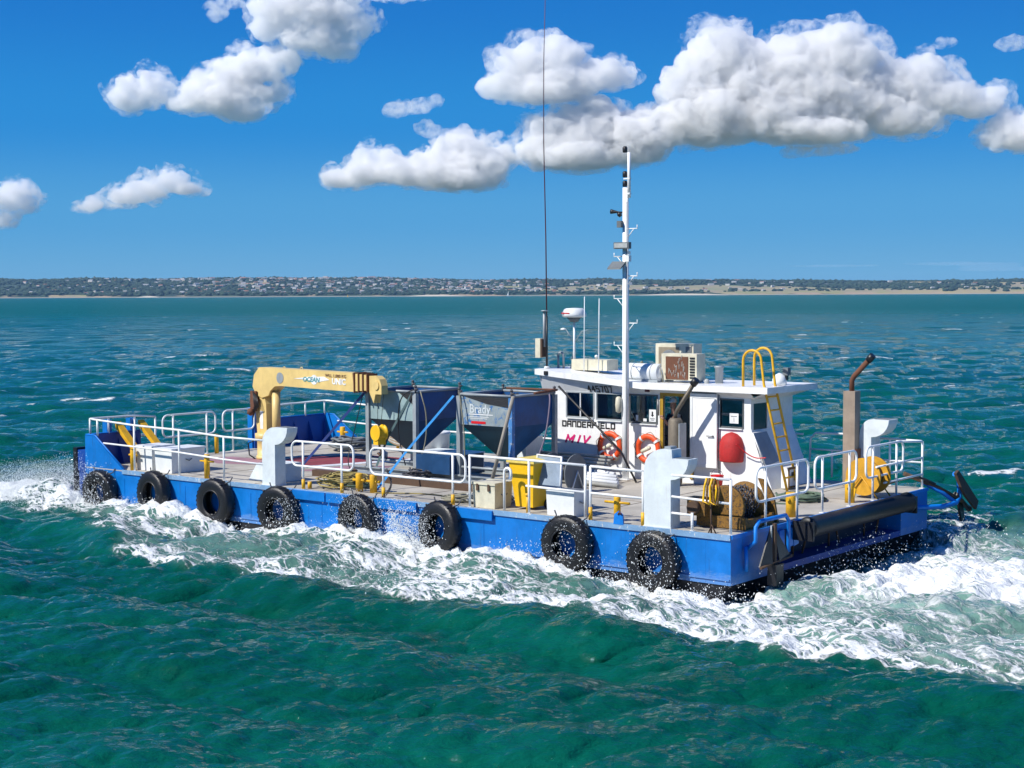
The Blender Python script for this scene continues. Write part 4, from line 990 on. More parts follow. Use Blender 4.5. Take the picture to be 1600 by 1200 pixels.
# ladder up the rear wall
lad = part(G().tube([(2.32, 6.5, 0), (2.93, 6.48, 2.45), (3.0, 6.48, 3.0)] + arc((3.24, 6.48, 3.0), .24, 180, 0, 8)[1:] + [(3.48, 6.48, 2.85), (3.48, 6.48, 2.39)], .031, 8), 'ladder', M['yellow'], boat)
part(G().tube([(2.32, 7.02, 0), (2.93, 7.0, 2.45), (3.0, 7.0, 3.04)] + arc((3.24, 7.0, 3.04), .24, 180, 0, 8)[1:] + [(3.48, 7.0, 2.85), (3.48, 7.0, 2.39)], .031, 8), 'stringer', M['yellow'], lad)
for k in range(7):
    w_ = .3 + k * .31; u_ = 2.32 + .61 * w_ / 2.45
    part(G().tube([(u_, 6.5, w_), (u_, 7.01, w_)], .021, 6), 'rung', M['yellow'], lad)

# ---- mast
mast = part(G().tube([(6.6, 6.18, 0), (6.6, 6.18, 2.0), (6.6, 6.18, 7.15)], [.085, .085, .075], 14), 'mast', M['rail'], boat)
part(G().tube([(6.5, 6.18, 6.9), (6.5, 6.18, 8.0)], .042, 8).box(6.46, 6.64, 6.14, 6.22, 6.98, 7.02).box(6.46, 6.64, 6.14, 6.22, 7.35, 7.38), 'topmast', M['rail'], mast)
for (u_, w_) in ((6.62, 7.22), (6.62, 8.05), (6.62, 7.45)):
    part(G().lathe((u_, 6.18, w_ - .05), (0, 0, 1), [(0, .05), (.02, .06), (.12, .06), (.15, .035)], 12), 'mast_light', M['black'], mast)
for (s, w_) in ((-1, 6.15), (1, 5.48), (-1, 5.0), (1, 4.45), (-1, 3.85), (1, 3.30)):
    x0 = 6.6 + s * .07; x1 = 6.6 + s * .34
    part(G().tube([(x0, 6.18, w_), (x1, 6.18, w_), (x1, 6.18, w_ + .09)], .014, 6).tube([(x0, 6.18, w_ - .2), (6.6 + s * .25, 6.18, w_)], .011, 6), 'bracket', M['rail'], mast)
fl = part(G().box(6.38, 6.82, 5.98, 6.10, 5.66, 5.82), 'floodlight', M['greypl'], mast, .01); part(G().box(6.41, 6.79, 5.965, 5.978, 5.685, 5.795), 'lens', M['lens'], fl)
fl = part(G().hexa([(6.55, 5.90, 5.16), (6.55, 5.90, 5.20), (6.55, 6.12, 5.32), (6.55, 6.12, 5.36), (6.95, 5.90, 5.16), (6.95, 5.90, 5.20), (6.95, 6.12, 5.32), (6.95, 6.12, 5.36)]), 'floodlight', M['greypl'], mast); part(G().hexa([(6.58, 5.893, 5.165), (6.58, 5.893, 5.17), (6.58, 6.10, 5.306), (6.58, 6.10, 5.309), (6.92, 5.893, 5.165), (6.92, 5.893, 5.17), (6.92, 6.10, 5.306), (6.92, 6.10, 5.309)]), 'lens', M['lens'], fl)
part(G().lathe((6.98, 6.1, 6.58), (-1, .2, -.1), [(0, .06), (.05, .05), (.2, .02), (.34, .02)], 12).ball((6.74, 6.12, 6.50), .07, 1), 'hailer', M['black'], mast)
part(G().box(6.62, 6.74, 6.0, 6.1, 6.18, 6.34), 'junction_box', M['greypl'], mast, .01)
part(G().box(6.42, 6.52, 6.05, 6.16, 5.35, 5.5).box(6.44, 6.5, 6.1, 6.16, 5.52, 5.6), 'junction_box', M['fibre'], mast, .01)
part(G().tube([(6.53, 6.12, .2), (6.53, 6.11, 3), (6.52, 6.12, 6.8)], .012, 6), 'cable', M['galv'], mast)
part(G().lathe((6.72, 6.05, 1.85), (0, 0, 1), [(-.20, .03), (-.17, .07), (0, .085), (.17, .07), (.2, .03)], 14), 'work_lamp', M['cream'], mast)
part(G().box(6.45, 6.75, 6.03, 6.33, .001, .02), 'foot_plate', M['rail'], mast)

# ---- exhausts
ex = part(G().lathe((4.95, 5.85, .0), (0, 0, 1), [(.03, .15), (.1, .17), (1.55, .17), (1.62, .12)], 18), 'exhaust', paint('sooty_silencer', (.19, .16, .12), .6, .3, (.08, .05, .035), .45, 5), boat)
part(G().tube([(4.95, 5.85, 1.58), (4.95, 5.85, 1.70), (4.90, 5.85, 1.80), (4.42, 5.85, 2.48)], .052, 10), 'tail_pipe', paint('heat_stained_pipe', (.14, .12, .09), .5, .4, (.2, .1, .05), .4, 6), ex)
part(G().tube([(4.47, 5.85, 2.43), (4.36, 5.85, 2.55)], .09, 10), 'rain_cap', M['black'], ex)
part(G().box(4.74, 4.77, 5.7, 6.0, .4, 1.5), 'heat_guard', M['galv'], ex); part(G().box(4.86, 4.94, 5.67, 5.685, .55, .72), 'label_plate', M['black'], ex)
ex = part(G().box(1.42, 1.72, 8.1, 8.38, 0, 2.26), 'exhaust', paint('brown_stack_casing', (.33, .26, .20), .7, 0, (.20, .13, .09), .45, 2.5, .3), boat, .015)
part(G().tube([(1.57, 8.24, 2.2), (1.57, 8.24, 2.5), (1.52, 8.24, 2.6), (1.12, 8.24, 3.02)], .062, 10), 'tail_pipe', M['rust'], ex)
part(G().tube([(1.16, 8.24, 2.98), (1.04, 8.24, 3.11)], .085, 10), 'rain_cap', M['black'], ex)
part(G().box(1.38, 1.415, 8.12, 8.36, .3, .9), 'cover_plate', M['rust'], ex)

# ---- stern gear that is part of the boat
part(G().lathe((-.30, 2.45, -.12), (0, 1, 0), [(0, .12), (.01, .21), (.08, .225), (.09, .205), (4.70, .205), (4.71, .225), (4.79, .23), (4.80, .14)], 28), 'stern_roller', M['roller'], boat)
for v_ in (2.40, 7.32): part(G().box(-.5, -.04, v_ - .05, v_ + .0, -.36, .02), 'roller_bracket', M['antifoul'], boat)
for (a, b) in ((.55, 1.85),):
    part(G().tube([(-.04, a, -.3), (-.22, a, -.15), (-.22, a, .12), (-.22, a + .12, .22), (-.22, b - .12, .22), (-.22, b, .1), (-.22, b, -.5), (-.04, b, -.6)], .042, 8), 'guard_hoop', M['bright_blue'], boat)
part(G().box(-.06, -.037, 1.45, 1.72, -.55, -.2), 'stiffener', M['bright_blue'], boat)
part(G().tube([(-.06, .45, -.25), (-.1, .42, -.5), (-.05, .5, -.72)], .04, 6), 'pad_eye', M['bright_blue'], boat)
part(G().tube([(-.02, 8.0, -.36), (-.35, 9.1, -.42), (-.40, 9.72, -.40), (-.40, 9.95, -.28), (-.35, 10.0, .22), (-.3, 9.85, .27)], .06, 8).tube([(.1, 9.0, .12), (-.2, 9.45, -.15), (-.40, 9.7, -.38)], .05, 8), 'anchor_davit', M['bright_blue'], boat)
part(G().prism([(2.66, -.04, .0), (2.42, -.04, .0), (2.44, -.04, .2), (2.54, -.04, .27), (2.64, -.04, .2)], (0, .035, 0)), 'pad_eye', M['bright_blue'], boat)
part(G().tube([(2.54, -.05, .2), (2.50, -.06, .26), (2.46, -.05, .2)], .018, 6), 'shackle', M['rust'], boat)
# ------------------------------------------------------------------ tyres hung along the near side
def make_tyre():
    t = thing('tyre_fender', 'x', 'tyre', (0, 0, 0))
    prof = [(-.14, .30), (-.155, .34), (-.158, .42), (-.15, .50), (-.125, .555), (-.09, .575), (0, .582), (.09, .575), (.125, .555), (.15, .50), (.158, .42), (.155, .34), (.14, .30), (.12, .32), (.125, .42), (.12, .50), (0, .54), (-.12, .50), (-.125, .42), (-.12, .32)]
    g = G(); n = 40; o = Vector((0, 0, 0)); rings = []
    for (h, r) in prof: rings.append([g.bm.verts.new(Vector((r * math.cos(a), h, r * math.sin(a)))) for a in [2 * math.pi * k / n for k in range(n)]])
    for i in range(len(rings)):
        A, Bq = rings[i], rings[(i + 1) % len(rings)]
        for k in range(n): f = g.bm.faces.new([A[k], A[(k + 1) % n], Bq[(k + 1) % n], Bq[k]]); f.smooth = True
    part(g, 'carcass', M['rubber'], t)
    g = G()
    for k in range(32):        # tread lugs
        a = 2 * math.pi * k / 32
        for s in (-1, 1):
            c = Vector((0, 0, 0)); pts = []
            for (h, r, da) in ((.02, .578, 0), (.13, .552, .05), (.13, .552, .13), (.02, .578, .09)):
                for rr in (r, r + .016): pts.append((-rr * math.cos(a + da), s * h, rr * math.sin(a + da)))
            g.prism([pts[1], pts[3], pts[5], pts[7]], (0, 0, 0.0001))
    tr = part(g, 'tread', M['rubber'], t)
    part(G().tube([(.305 * math.cos(x), -.14, .305 * math.sin(x)) for x in np.linspace(0, 2 * math.pi, 33)[:-1]], .02, 6, True), 'bead', M['black'], t)
    for sx in (-1, 1):
        part(G().tube([(.34 * sx, .02, .48), (.36 * sx, .17, .52), (.42 * sx, .19, .62)], .016, 6), 'hanging_chain', M['chain'], t); part(G().ball((.33 * sx, -.13, .47), .028, 1), 'chain_bolt', M['chain'], t)
    return t
ty = [(19.02, -.60, 'tyre nearest the bow, half buried in bow spray'), (16.80, -.47, 'second tyre from the bow, below the white fish boxes'), (14.42, -.50, 'third tyre from the bow, between two handrail posts'),
      (12.18, -.52, 'tyre hanging below the bow ventilator, fourth from the bow'), (9.55, -.50, 'tyre under the pair of mid bollards, speckled with spray'), (7.10, -.46, 'tyre below the cream box with a sheet of splash on its left'),
      (3.68, -.47, 'tyre hanging below the open white box, second from the stern'), (1.60, -.60, 'tyre nearest the stern corner, below the aft ventilator')]
t0 = make_tyre()
for i, (u_, w_, lb) in enumerate(ty):
    o = t0 if i == 0 else copy_tree(t0)
    place(o, (u_, -.20, w_)); o.rotation_euler = (R([3, -2, 2, -3, 1, 4, -2, 2][i]), R(i * 37), YAW + R([4, -5, 3, 2, -3, -6, 5, -2][i]))
    tag(o, 'large black rubber ' + lb, 'tyre', 'tyres hung as fenders along the near side')
    # keep chains upright
    for ch in o.children:
        if ch.name.startswith('hanging_chain') or ch.name.startswith('chain_bolt'): ch.rotation_euler = (0, -R(i * 37), 0)

# ------------------------------------------------------------------ deck crane
cr = thing('deck_crane', 'faded yellow telescopic deck crane with its boom folded level toward the hoppers', 'crane', (17.35, 4.2, 0))
part(G().lathe((17.35, 4.2, 0), (0, 0, 1), [(.001, .30), (.1, .30), (.1, .27), (.52, .27), (.58, .33), (.72, .33), (.74, .2)], 20), 'base', M['crane'], cr)
colm = part(G().prism([(17.62, 4.06, .7), (17.12, 4.06, .7), (17.14, 4.06, 1.55), (17.30, 4.06, 1.95), (17.72, 4.06, 2.1), (17.74, 4.06, 1.6)], (0, .28, 0)), 'column', M['crane'], cr, .015)
part(G().box(17.3, 17.45, 4.052, 4.058, .85, 1.35), 'label_plate', M['whitel'], colm)
part(G().tube([(16.84, 4.2, .55), (16.84, 4.2, 1.9)], .12, 14).tube([(16.84, 4.2, .2), (16.84, 4.2, .56)], .09, 12).tube([(16.84, 4.2, 1.88), (16.84, 4.2, 2.1)], .06, 12), 'lift_cylinder', M['crane'], cr)
part(G().box(16.7, 17.2, 4.05, 4.35, .2, .42), 'cylinder_foot', M['crane'], cr)
boomP = [(17.78, 2.02), (17.70, 2.35), (17.42, 2.57), (13.55, 2.50), (13.50, 2.02), (16.35, 2.08), (16.62, 2.06), (16.85, 1.93), (16.95, 1.80), (17.3, 1.72), (17.6, 1.80)]
boom = part(G().prism([(a, 4.02, b) for a, b in boomP], (0, .36, 0)), 'boom', M['crane'], cr, .012)
for k in range(4):
    u_ = 13.50 - .14 * k
    part(G().box(u_ - .03, u_, 4.0 + k * .012, 4.40 - k * .012, 2.0 + k * .012, 2.52 - k * .01), 'section_collar', M['rust'], boom)
    if k < 3: part(G().box(u_ - .139, u_ - .031, 4.035 + k * .012, 4.365 - k * .012, 2.04 + k * .012, 2.485 - k * .01), 'inner_section', M['crane'], boom)
part(G().prism([(13.06, 4.10, 2.44), (12.75, 4.10, 2.44), (12.60, 4.10, 2.36), (12.52, 4.10, 2.2), (12.52, 4.10, 1.98), (12.78, 4.10, 1.98), (12.86, 4.10, 1.75), (13.06, 4.10, 2.05)], (0, .20, 0)), 'boom_head', M['crane'], cr, .02)
part(G().lathe((12.72, 4.07, 2.2), (0, 1, 0), [(0, .11), (.03, .11), (.03, .09), (.04, .09)], 16), 'sheave', M['crane'], cr)
part(G().lathe((17.62, 3.94, 1.62), (0, 1, 0), [(0, .18), (.05, .2), (.06, .12), (.24, .12), (.26, .2), (.30, .18)], 18).box(17.5, 17.8, 3.95, 4.0, 1.35, 1.9).ball((17.66, 3.88, 1.32), .12, 1), 'winch', M['rust'], cr)
for k in range(5): part(G().tube([(17.62 - k * .05, 3.93, 1.9 - k * .03), (17.5 - k * .06, 3.9, 1.5), (17.66 - k * .03, 3.94, 1.1 + k * .06)], .014, 5), 'hydraulic_hose', M['black'], cr)
part(G().tube([(17.6, 3.9, .5), (17.85, 3.9, .42), (17.8, 3.9, .1), (17.5, 3.9, .02)], .02, 6), 'hydraulic_hose', M['black'], cr)
part(G().lathe((16.35, 4.015, 2.30), (0, -1, 0), [(0, .15), (.006, .15)], 20), 'round_badge', M['galv'], boom)
part(G().lathe((14.98, 4.017, 2.29), (0, -1, 0), [(0, .13), (.004, .13)], 20), 'round_badge', M['whitel'], boom)
part(G().prism([(15.8, 4.016, 2.30), (15.2, 4.016, 2.36), (14.6, 4.016, 2.38), (14.4, 4.016, 2.30), (14.9, 4.016, 2.22), (15.2, 4.016, 2.28)], (0, -.004, 0)), 'badge', M['whitel'], boom)
lettering('OCEAN', (15.42, 4.008, 2.24), .17, M['teal'], boom, (1, 0, -.02), (0, 0, 1), sx=1.1, shear=.2, bold=.004)
lettering('UNIC', (14.30, 4.012, 2.20), .21, M['whitel'], boom, (1, 0, -.02), (0, 0, 1), sx=1.0, bold=.008)
lettering('WLL 1,000 KG', (14.55, 4.012, 2.38), .115, M['maroon'], boom, (1, 0, -.02), (0, 0, 1), sx=1.1)
for u_ in (16.4, 15.7): part(G().tube(arc((u_, 4.2, 2.55), .05, 0, 180, 6), .01, 6), 'cable_guide', M['crane'], boom)
part(G().tube([(12.72, 4.14, 2.05), (12.78, 4.16, 1.22)], .007, 5).tube([(12.64, 4.26, 2.05), (12.74, 4.24, 1.22)], .007, 5), 'hoist_wire', M['black'], cr)
hb = part(G().lathe((12.76, 4.06, 1.0), (0, 1, 0), [(0, .20), (.04, .21), (.045, .17), (.235, .17), (.24, .21), (.28, .20)], 20).box(12.66, 12.86, 4.08, 4.32, .70, .95), 'hook_block', M['binyellow'], cr)
part(G().tube([(12.76, 4.2, .72), (12.76, 4.2, .6), (12.68, 4.2, .52), (12.74, 4.2, .43), (12.84, 4.2, .48)], .028, 8), 'hook', M['brown'], hb)

# the boom is run out and slewed a little towards the near side
def run_out(o):
    for ch in o.children:
        if ch.type == 'MESH' and not ch.name.startswith(('base', 'column', 'cylinder_foot')):
            for vtx in ch.data.vertices:
                x = vtx.co.x
                vtx.co.z += .020 * max(0.0, x - .3)
                if x > 4.3: vtx.co.x = x + .80
                elif x > .95: vtx.co.x = .95 + (x - .95) * (1 + .80 / 3.35)
        run_out(ch)
run_out(cr); cr.rotation_euler = (0, 0, YAW - R(11.0))

# ------------------------------------------------------------------ steel hoppers
def hopper(u0, u1, v0, v1, label, light, legmat, letter=None):
    t = thing('steel_hopper', label, 'hopper', ((u0 + u1) / 2, (v0 + v1) / 2, .16), 'steel hoppers standing amidships')
    wt, wm, wb = 2.12, 1.40, .60; cu, cvv = (u0 + u1) / 2, (v0 + v1) / 2; th = .02
    part(G().box(u0 + .05, u1 - .05, v0, v0 + th, wm, wt), 'side_plate', light, t)
    part(G().box(u0 + .05, u1 - .05, v1 - th, v1, wm, wt), 'side_plate', M['hop_blue'], t)
    part(G().box(u0 + .03, u0 + .03 + th, v0 + th, v1 - th, wm, wt), 'side_plate', M['hop_blue'], t)
    part(G().box(u1 - .03 - th, u1 - .03, v0 + th, v1 - th, wm, wt), 'side_plate', M['hop_blue'], t)
    o = .17
    a = [(u0 + .04, v0 + .01, wm), (u1 - .04, v0 + .01, wm), (u1 - .04, v1 - .01, wm), (u0 + .04, v1 - .01, wm)]
    b = [(cu - o, cvv - o, wb), (cu + o, cvv - o, wb), (cu + o, cvv + o, wb), (cu - o, cvv + o, wb)]
    for k, mt in ((0, M['hop_dark']), (1, M['hop_dark']), (2, M['hop_dark']), (3, M['hop_blue'])):
        k2 = (k + 1) % 4
        part(G().sheet([a[k], a[k2], b[k2], b[k]]), 'cone_plate', mt, t)
    part(G().box(cu - o, cu + o, cvv - o, cvv + o, wb - .12, wb - .002), 'outlet', M['hop_dark'], t)
    g = G()
    for (p, q) in (((u0, v0), (u1, v0)), ((u1, v0), (u1, v1)), ((u1, v1), (u0, v1)), ((u0, v1), (u0, v0))): g.tube([(p[0], p[1], wt + .02), (q[0], q[1], wt + .02)], .035, 6)
    part(g, 'rim', M['galv'], t)
    for (x, y) in ((u0, v0), (u1, v0), (u0, v1), (u1, v1)):
        lg = part(G().box(x - .055, x + .055, y - .055, y + .055, .16, wt - .02), 'leg', legmat if (x, y) == (u0, v0) else M['galv'], t)
        part(G().box(x - .10, x + .10, y - .10, y + .10, .155, .175), 'foot_plate', M['galv'], lg)
        part(G().tube([(x, y, wt), (x, y, wt + .13)], .03, 6).ball((x, y, wt + .15), .045, 1).tube([(x - .08, y, wt + .1), (x + .1, y + .05, wt + .03)], .022, 5), 'lifting_shackle', M['chain'], lg)
    for (p, q) in (((u0, v0), (u1, v0)), ((u0, v0), (u0, v1))):
        part(G().tube([(p[0], p[1], .36), (q[0], q[1], .36)], .03, 6), 'cross_tie', M['galv'], t)
    return t
h1 = hopper(11.12, 12.75, 3.5, 5.2, 'hopper under the crane boom tip with a chalky pale green side', M['hop_light'], M['galv'])
h2 = hopper(8.05, 9.68, 3.5, 5.2, 'hopper beside the wheelhouse with worn white lettering and one blue leg', paint('hopper_worn_white_blue', (.30, .36, .38), .5, 0, (.04, .15, .36), .56, 1.3, .6, (.1, .2, .35), dark=.7), M['galvblue'])
lettering('Brady', (9.36, 3.494, 1.70), .30, paint('worn_white_print', (.62, .68, .70), .6, 0, (.16, .28, .36), .5, 14), h2, (1, 0, 0), (0, 0, 1), sx=.95, bold=.004)
part(G().box(8.62, 9.38, 3.493, 3.497, 1.655, 1.675).box(8.75, 9.35, 3.493, 3.497, 1.60, 1.61).box(8.8, 9.32, 3.493, 3.497, 1.56, 1.57), 'print', M['whitel'], h2)
part(G().box(8.85, 9.3, 3.492, 3.497, 1.44, 1.50), 'print', M['redp'], h2)
part(G().tube([(7.75, 4.0, 2.20), (7.9, 5.1, 2.22), (9.6, 5.25, 2.2)], .03, 6), 'red_edge_pipe', M['rust'], h2)
tarp_and_shade = paint('black_tarp_and_shade', (.015, .017, .022), .6, 0, None, .3, 3, bump=.03)
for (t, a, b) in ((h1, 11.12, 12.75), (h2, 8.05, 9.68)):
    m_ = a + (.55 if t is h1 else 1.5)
    part(G().prism([(m_, 3.490, 2.10), (a + .06, 3.490, 2.10), (a + .06, 3.490, 1.80 if t is h1 else 1.86), ((m_ + a) / 2, 3.490, 1.93)], (0, .006, 0)), 'tarp_edge_shade', tarp_and_shade, t)  # dark sheet on the near face, standing in for shade below the tarpaulin overhang
    g = G(); n = 10; P = [[(a + .05 + (b - a - .1) * i / n, 3.54 + 1.62 * j / n, 2.05 + .05 * math.sin(i * 1.9 + j * 1.3) - .22 * math.sin(math.pi * i / n) * math.sin(math.pi * j / n)) for j in range(n + 1)] for i in range(n + 1)]
    V = [[g.bm.verts.new(cv(p)) for p in r_] for r_ in P]
    for i in range(n):
        for j in range(n): f = g.bm.faces.new([V[i][j], V[i + 1][j], V[i + 1][j + 1], V[i][j + 1]]); f.smooth = True
    part(g, 'tarpaulin', tarp_and_shade, t)
# skids under the hoppers, tank, chutes
for v_, lb in ((3.42, 'near'), (5.15, 'far')):
    g = G(); g.box(7.6, 13.3, v_ - .02, v_ + .14, .135, .153).box(7.6, 13.3, v_ + .05, v_ + .07, .02, .134).box(7.6, 13.3, v_ - .02, v_ + .14, .001, .019)
    single(g, 'steel_skid', M['galv'], (10.4, v_, 0), f'long grey steel skid beam under the {lb} hopper legs', 'beam', 'skid beams under the hoppers')
single(G().box(7.2, 13.4, 2.1, 2.28, .001, .16), 'steel_skid', M['brown'], (10.3, 2.2, 0), 'dark rusty beam lying along the deck in front of the hoppers', 'beam', None, .01)
single(G().box(7.8, 12.6, 2.45, 3.1, .001, .09), 'steel_plate', M['galv'], (10.2, 2.7, 0), 'flat grey steel slab between the dark beam and the hopper skids', 'steel plate', None, .01)
g = G().box(9.75, 10.85, 3.2, 4.5, .17, .62)
single(g, 'water_tank', paint('navy_tank', (.012, .06, .16), .4, 0, (.1, .1, .1), .3, 3), (10.3, 3.9, .17), 'low navy blue tank between the two hoppers', 'tank', None, .03)
single(G().box(11.3, 12.9, 5.6, 6.4, .001, .36).box(11.28, 12.92, 5.58, 6.42, .361, .39), 'deck_hatch', M['vent'], (12.1, 6, 0), 'pale grey hatch box behind the first hopper', 'hatch', None, .01)
# straps and ropes rigged on the hoppers
def strap(path, label, mat, wd=.05, name='ratchet_strap'):
    g = G()
    for a, b in zip(path, path[1:]):
        d = Vector(b) - Vector(a); s = d.cross(Vector((.2, 1, .1))).normalized() * wd / 2; nn = d.cross(s).normalized() * .003
        pts = []
        for q in (a, b):
            for x in (-1, 1):
                for y in (-1, 1): pts.append(tuple(Vector(q) + s * x + nn * y))
        g.hexa([pts[0], pts[1], pts[2], pts[3], pts[4], pts[5], pts[6], pts[7]])
    return single(g, name, mat, path[0], label, 'strap')
strap([(9.78, 3.40, 2.1), (9.95, 1.9, .88), (9.98, .85, .02)], 'long bright blue webbing strap running down from the hopper corner to the deck', M['strap'], .06)
strap([(12.75, 3.40, 2.1), (14.0, 3.6, 1.15), (15.3, 3.6, .02)], 'dark blue strap slanting from the crane boom down to the red deck patch', paint('navy_webbing', (.02, .05, .22), .7), .07)
strap([(11.2, 3.5, 2.15), (12.0, 3.45, 1.0), (12.3, 3.3, .2)], 'grey-green strap hanging down the pale hopper side', paint('grey_webbing', (.10, .17, .18), .8), .06)
single(G().tube([(7.80, 3.25, 2.16), (8.42, 3.15, .02)], .045, 8), 'timber_prop', paint('pale_timber_prop', (.34, .31, .26), .8, 0, (.2, .16, .12), .4, 5), (8.2, 3.2, 0), 'pale wooden prop leaning against the blue hopper leg', 'prop')
single(G().tube([(8.0, 5.3, 2.30), (6.55, 5.9, .72), (6.0, 5.75, .02)], .026, 8), 'black_pole', M['black'], (6.0, 5.75, 0), 'long black pole sloping from the hopper rim to the deck by the lifebuoys', 'pole')
def rope(path, r, mat, label, name='rope', cat='rope', group=None, n=5):
    # smooth the path a little
    P = [Vector(p) for p in path]
    for _ in range(2):
        Q = [P[0]]
        for a, b in zip(P, P[1:]): Q += [a.lerp(b, .25), a.lerp(b, .75)]
        P = Q + [P[-1]]
    return single(G().tube([tuple(p) for p in P], r, n), name, mat, tuple(P[-1]), label, cat, group)
rope([(11.1, 3.4, 2.2), (11.45, 3.3, 2.05), (11.6, 3.35, 1.4), (11.5, 3.3, .9), (11.3, 3.3, .3)], .016, M['black'], 'dark line hanging in a loop on the pale hopper side')
rope([(10.95, 3.5, 2.15), (10.75, 3.3, 2.1), (10.65, 3.4, 1.6), (10.7, 3.4, .8), (10.9, 3.2, .2)], .018, M['rope'], 'pale rope hanging down between the two hoppers')
rope([(9.6, 3.4, 2.2), (9.5, 3.35, 1.9), (9.42, 3.38, 1.2), (9.35, 3.3, .3)], .018, M['rope'], 'rope hanging down the hopper leg by the worn lettering')
rope([(7.6, 4.4, 2.16), (7.5, 4.3, 2.0), (7.55, 4.2, 1.2), (7.7, 4.1, .7)], .02, paint('mauve_rope', (.22, .18, .24), .9), 'faded mauve rope hanging over the stern side of the hopper')
rope([(12.85, 3.4, 2.0), (13.0, 3.2, 1.0), (12.95, 2.9, .35), (12.5, 2.6, .1), (12.0, 2.5, .05)], .013, M['black'], 'thin black cable looping from the boom tip to the deck')
# chain hanging over the near rail
g = G()
for k in range(22):
    t_ = k / 21; c = (9.05 - .22 * math.sin(t_ * 3), .02 + .2 * (1 - t_), .62 - .62 * t_)
    an = math.pi / 2 * (k % 2)
    g.tube([(c[0] + .022 * math.cos(x) * math.cos(an), c[1] + .022 * math.cos(x) * math.sin(an), c[2] + .034 * math.sin(x)) for x in np.linspace(0, 2 * math.pi, 8, endpoint=False)], .008, 5, True)
single(g, 'chain', M['chain'], (9.05, .1, 0), 'rusty chain draped beside the handrail post amidships', 'chain')

# ------------------------------------------------------------------ lifebuoys
def lifebuoy(u, v, w, label):
    t = thing('lifebuoy', label, 'lifebuoy', (u, v, w), 'orange lifebuoys on the wheelhouse wall')
    n, m, R0, r0 = 40, 10, .30, .072; g = G()
    V = [[g.bm.verts.new(Vector(((R0 + r0 * math.cos(b)) * math.cos(a), r0 * math.sin(b) * .8, (R0 + r0 * math.cos(b)) * math.sin(a))) + cv((u, v, w))) for b in [2 * math.pi * j / m for j in range(m)]] for a in [2 * math.pi * i / n for i in range(n)]]
    for i in range(n):
        for j in range(m): f = g.bm.faces.new([V[i][j], V[(i + 1) % n][j], V[(i + 1) % n][(j + 1) % m], V[i][(j + 1) % m]]); f.smooth = True
    part(g, 'ring', M['orange'], t)
    for k in range(4):
        a0 = math.pi / 4 + k * math.pi / 2 + .15; g = G()
        pts = [(u + R0 * math.cos(a0 + d), v, w + R0 * math.sin(a0 + d)) for d in (-.09, 0, .09)]; g.tube(pts, r0 * 1.06, 10, cap=False); part(g, 'band', M['whitel'], t)
    rp = [(u + (R0 + r0 + .018 + .03 * math.sin(k * 1.57)) * math.cos(k * math.pi / 16), v - .01, w + (R0 + r0 + .018 + .03 * math.sin(k * 1.57)) * math.sin(k * math.pi / 16)) for k in range(32)]
    part(G().tube(rp, .009, 5, True), 'grab_line', M['rope'], t)
    part(G().tube([(u + .12, v - .07, w - .06), (u - .08, v - .07, w + .03)], [.05, .055], 10).ball((u + .12, v - .07, w - .06), .05, 1).ball((u - .08, v - .07, w + .03), .055, 1), 'marker_light', M['cream'], t)
    return t
lifebuoy(7.24, 6.42, .78, 'orange lifebuoy left of the mast foot, under the black lettering'); lifebuoy(6.10, 6.42, .77, 'orange lifebuoy right of the mast, beside the doorway')

# ------------------------------------------------------------------ boxes, bin and drums
def lidded(u0, u1, v0, v1, h, label, mat, lm, name='storage_box', group=None, lid=True, latches=False):
    t = thing(name, label, 'box', ((u0 + u1) / 2, (v0 + v1) / 2, 0), group)
    b = part(G().hexa([(u0 + .02, v0 + .02, .003), (u0, v0, h), (u0 + .02, v1 - .02, .003), (u0, v1, h), (u1 - .02, v0 + .02, .003), (u1, v0, h), (u1 - .02, v1 - .02, .003), (u1, v1, h)]), 'body', mat, t, .025)
    if lid: part(G().box(u0 - .025, u1 + .025, v0 - .025, v1 + .025, h + .002, h + .055), 'lid', lm, t, .018)
    if latches:
        for x in (.25, .75): part(G().box(u0 + (u1 - u0) * x - .03, u0 + (u1 - u0) * x + .03, v0 - .03, v0 - .004, h - .13, h + .02), 'latch', M['brown'], t)
    part(G().tube([(u0 - .02, (v0 + v1) / 2 - .1, h * .6), (u0 - .035, (v0 + v1) / 2, h * .52), (u0 - .02, (v0 + v1) / 2 + .1, h * .6)], .012, 6), 'handle', M['greypl'], t)
    return t
lidded(17.5, 18.15, .32, 1.05, .60, 'white fish box nearest the bow, behind a handrail post', M['fibre'], M['fibre'], group='white boxes at the bow')
lidded(16.62, 17.30, .25, 1.35, .58, 'larger white box with a broad flat lid, second from the bow', M['fibre'], M['fibre'], group='white boxes at the bow')
lidded(5.86, 6.48, .16, .76, .50, 'cream coolbox with two rusty latches beside the yellow bin', M['cream'], M['cream'], name='coolbox', latches=True)
wb = lidded(3.78, 4.50, .17, .72, .52, 'white insulated box standing open behind the handrail', M['fibre'], M['fibre'], name='coolbox', lid=False)
part(G().box(3.84, 4.44, .23, .66, .521, .526), 'dark_inside', M['greypl'], wb)
t = thing('box_lid', 'blue-grey lid with white rim propped up beside the open white box', 'lid', (4.75, .95, .0))
Ld = [(5.08, .62, .50), (4.46, .62, .48), (4.56, .80, 1.14), (5.2, .80, 1.16)]
part(G().prism([Ld[0], Ld[1], Ld[2], Ld[3]], (0, .05, .0)), 'panel', M['slate'], t, .01)
part(G().tube([(p[0], p[1] - .005, p[2]) for p in Ld], .026, 6, True), 'rim', M['rail'], t)
part(G().tube([(4.8, .70, .5), (4.8, .95, 0)], .02, 6), 'prop', M['galv'], t)
t = thing('wheelie_bin', 'bright yellow wheelie bin standing behind the handrail', 'bin', (5.36, .75, 0))
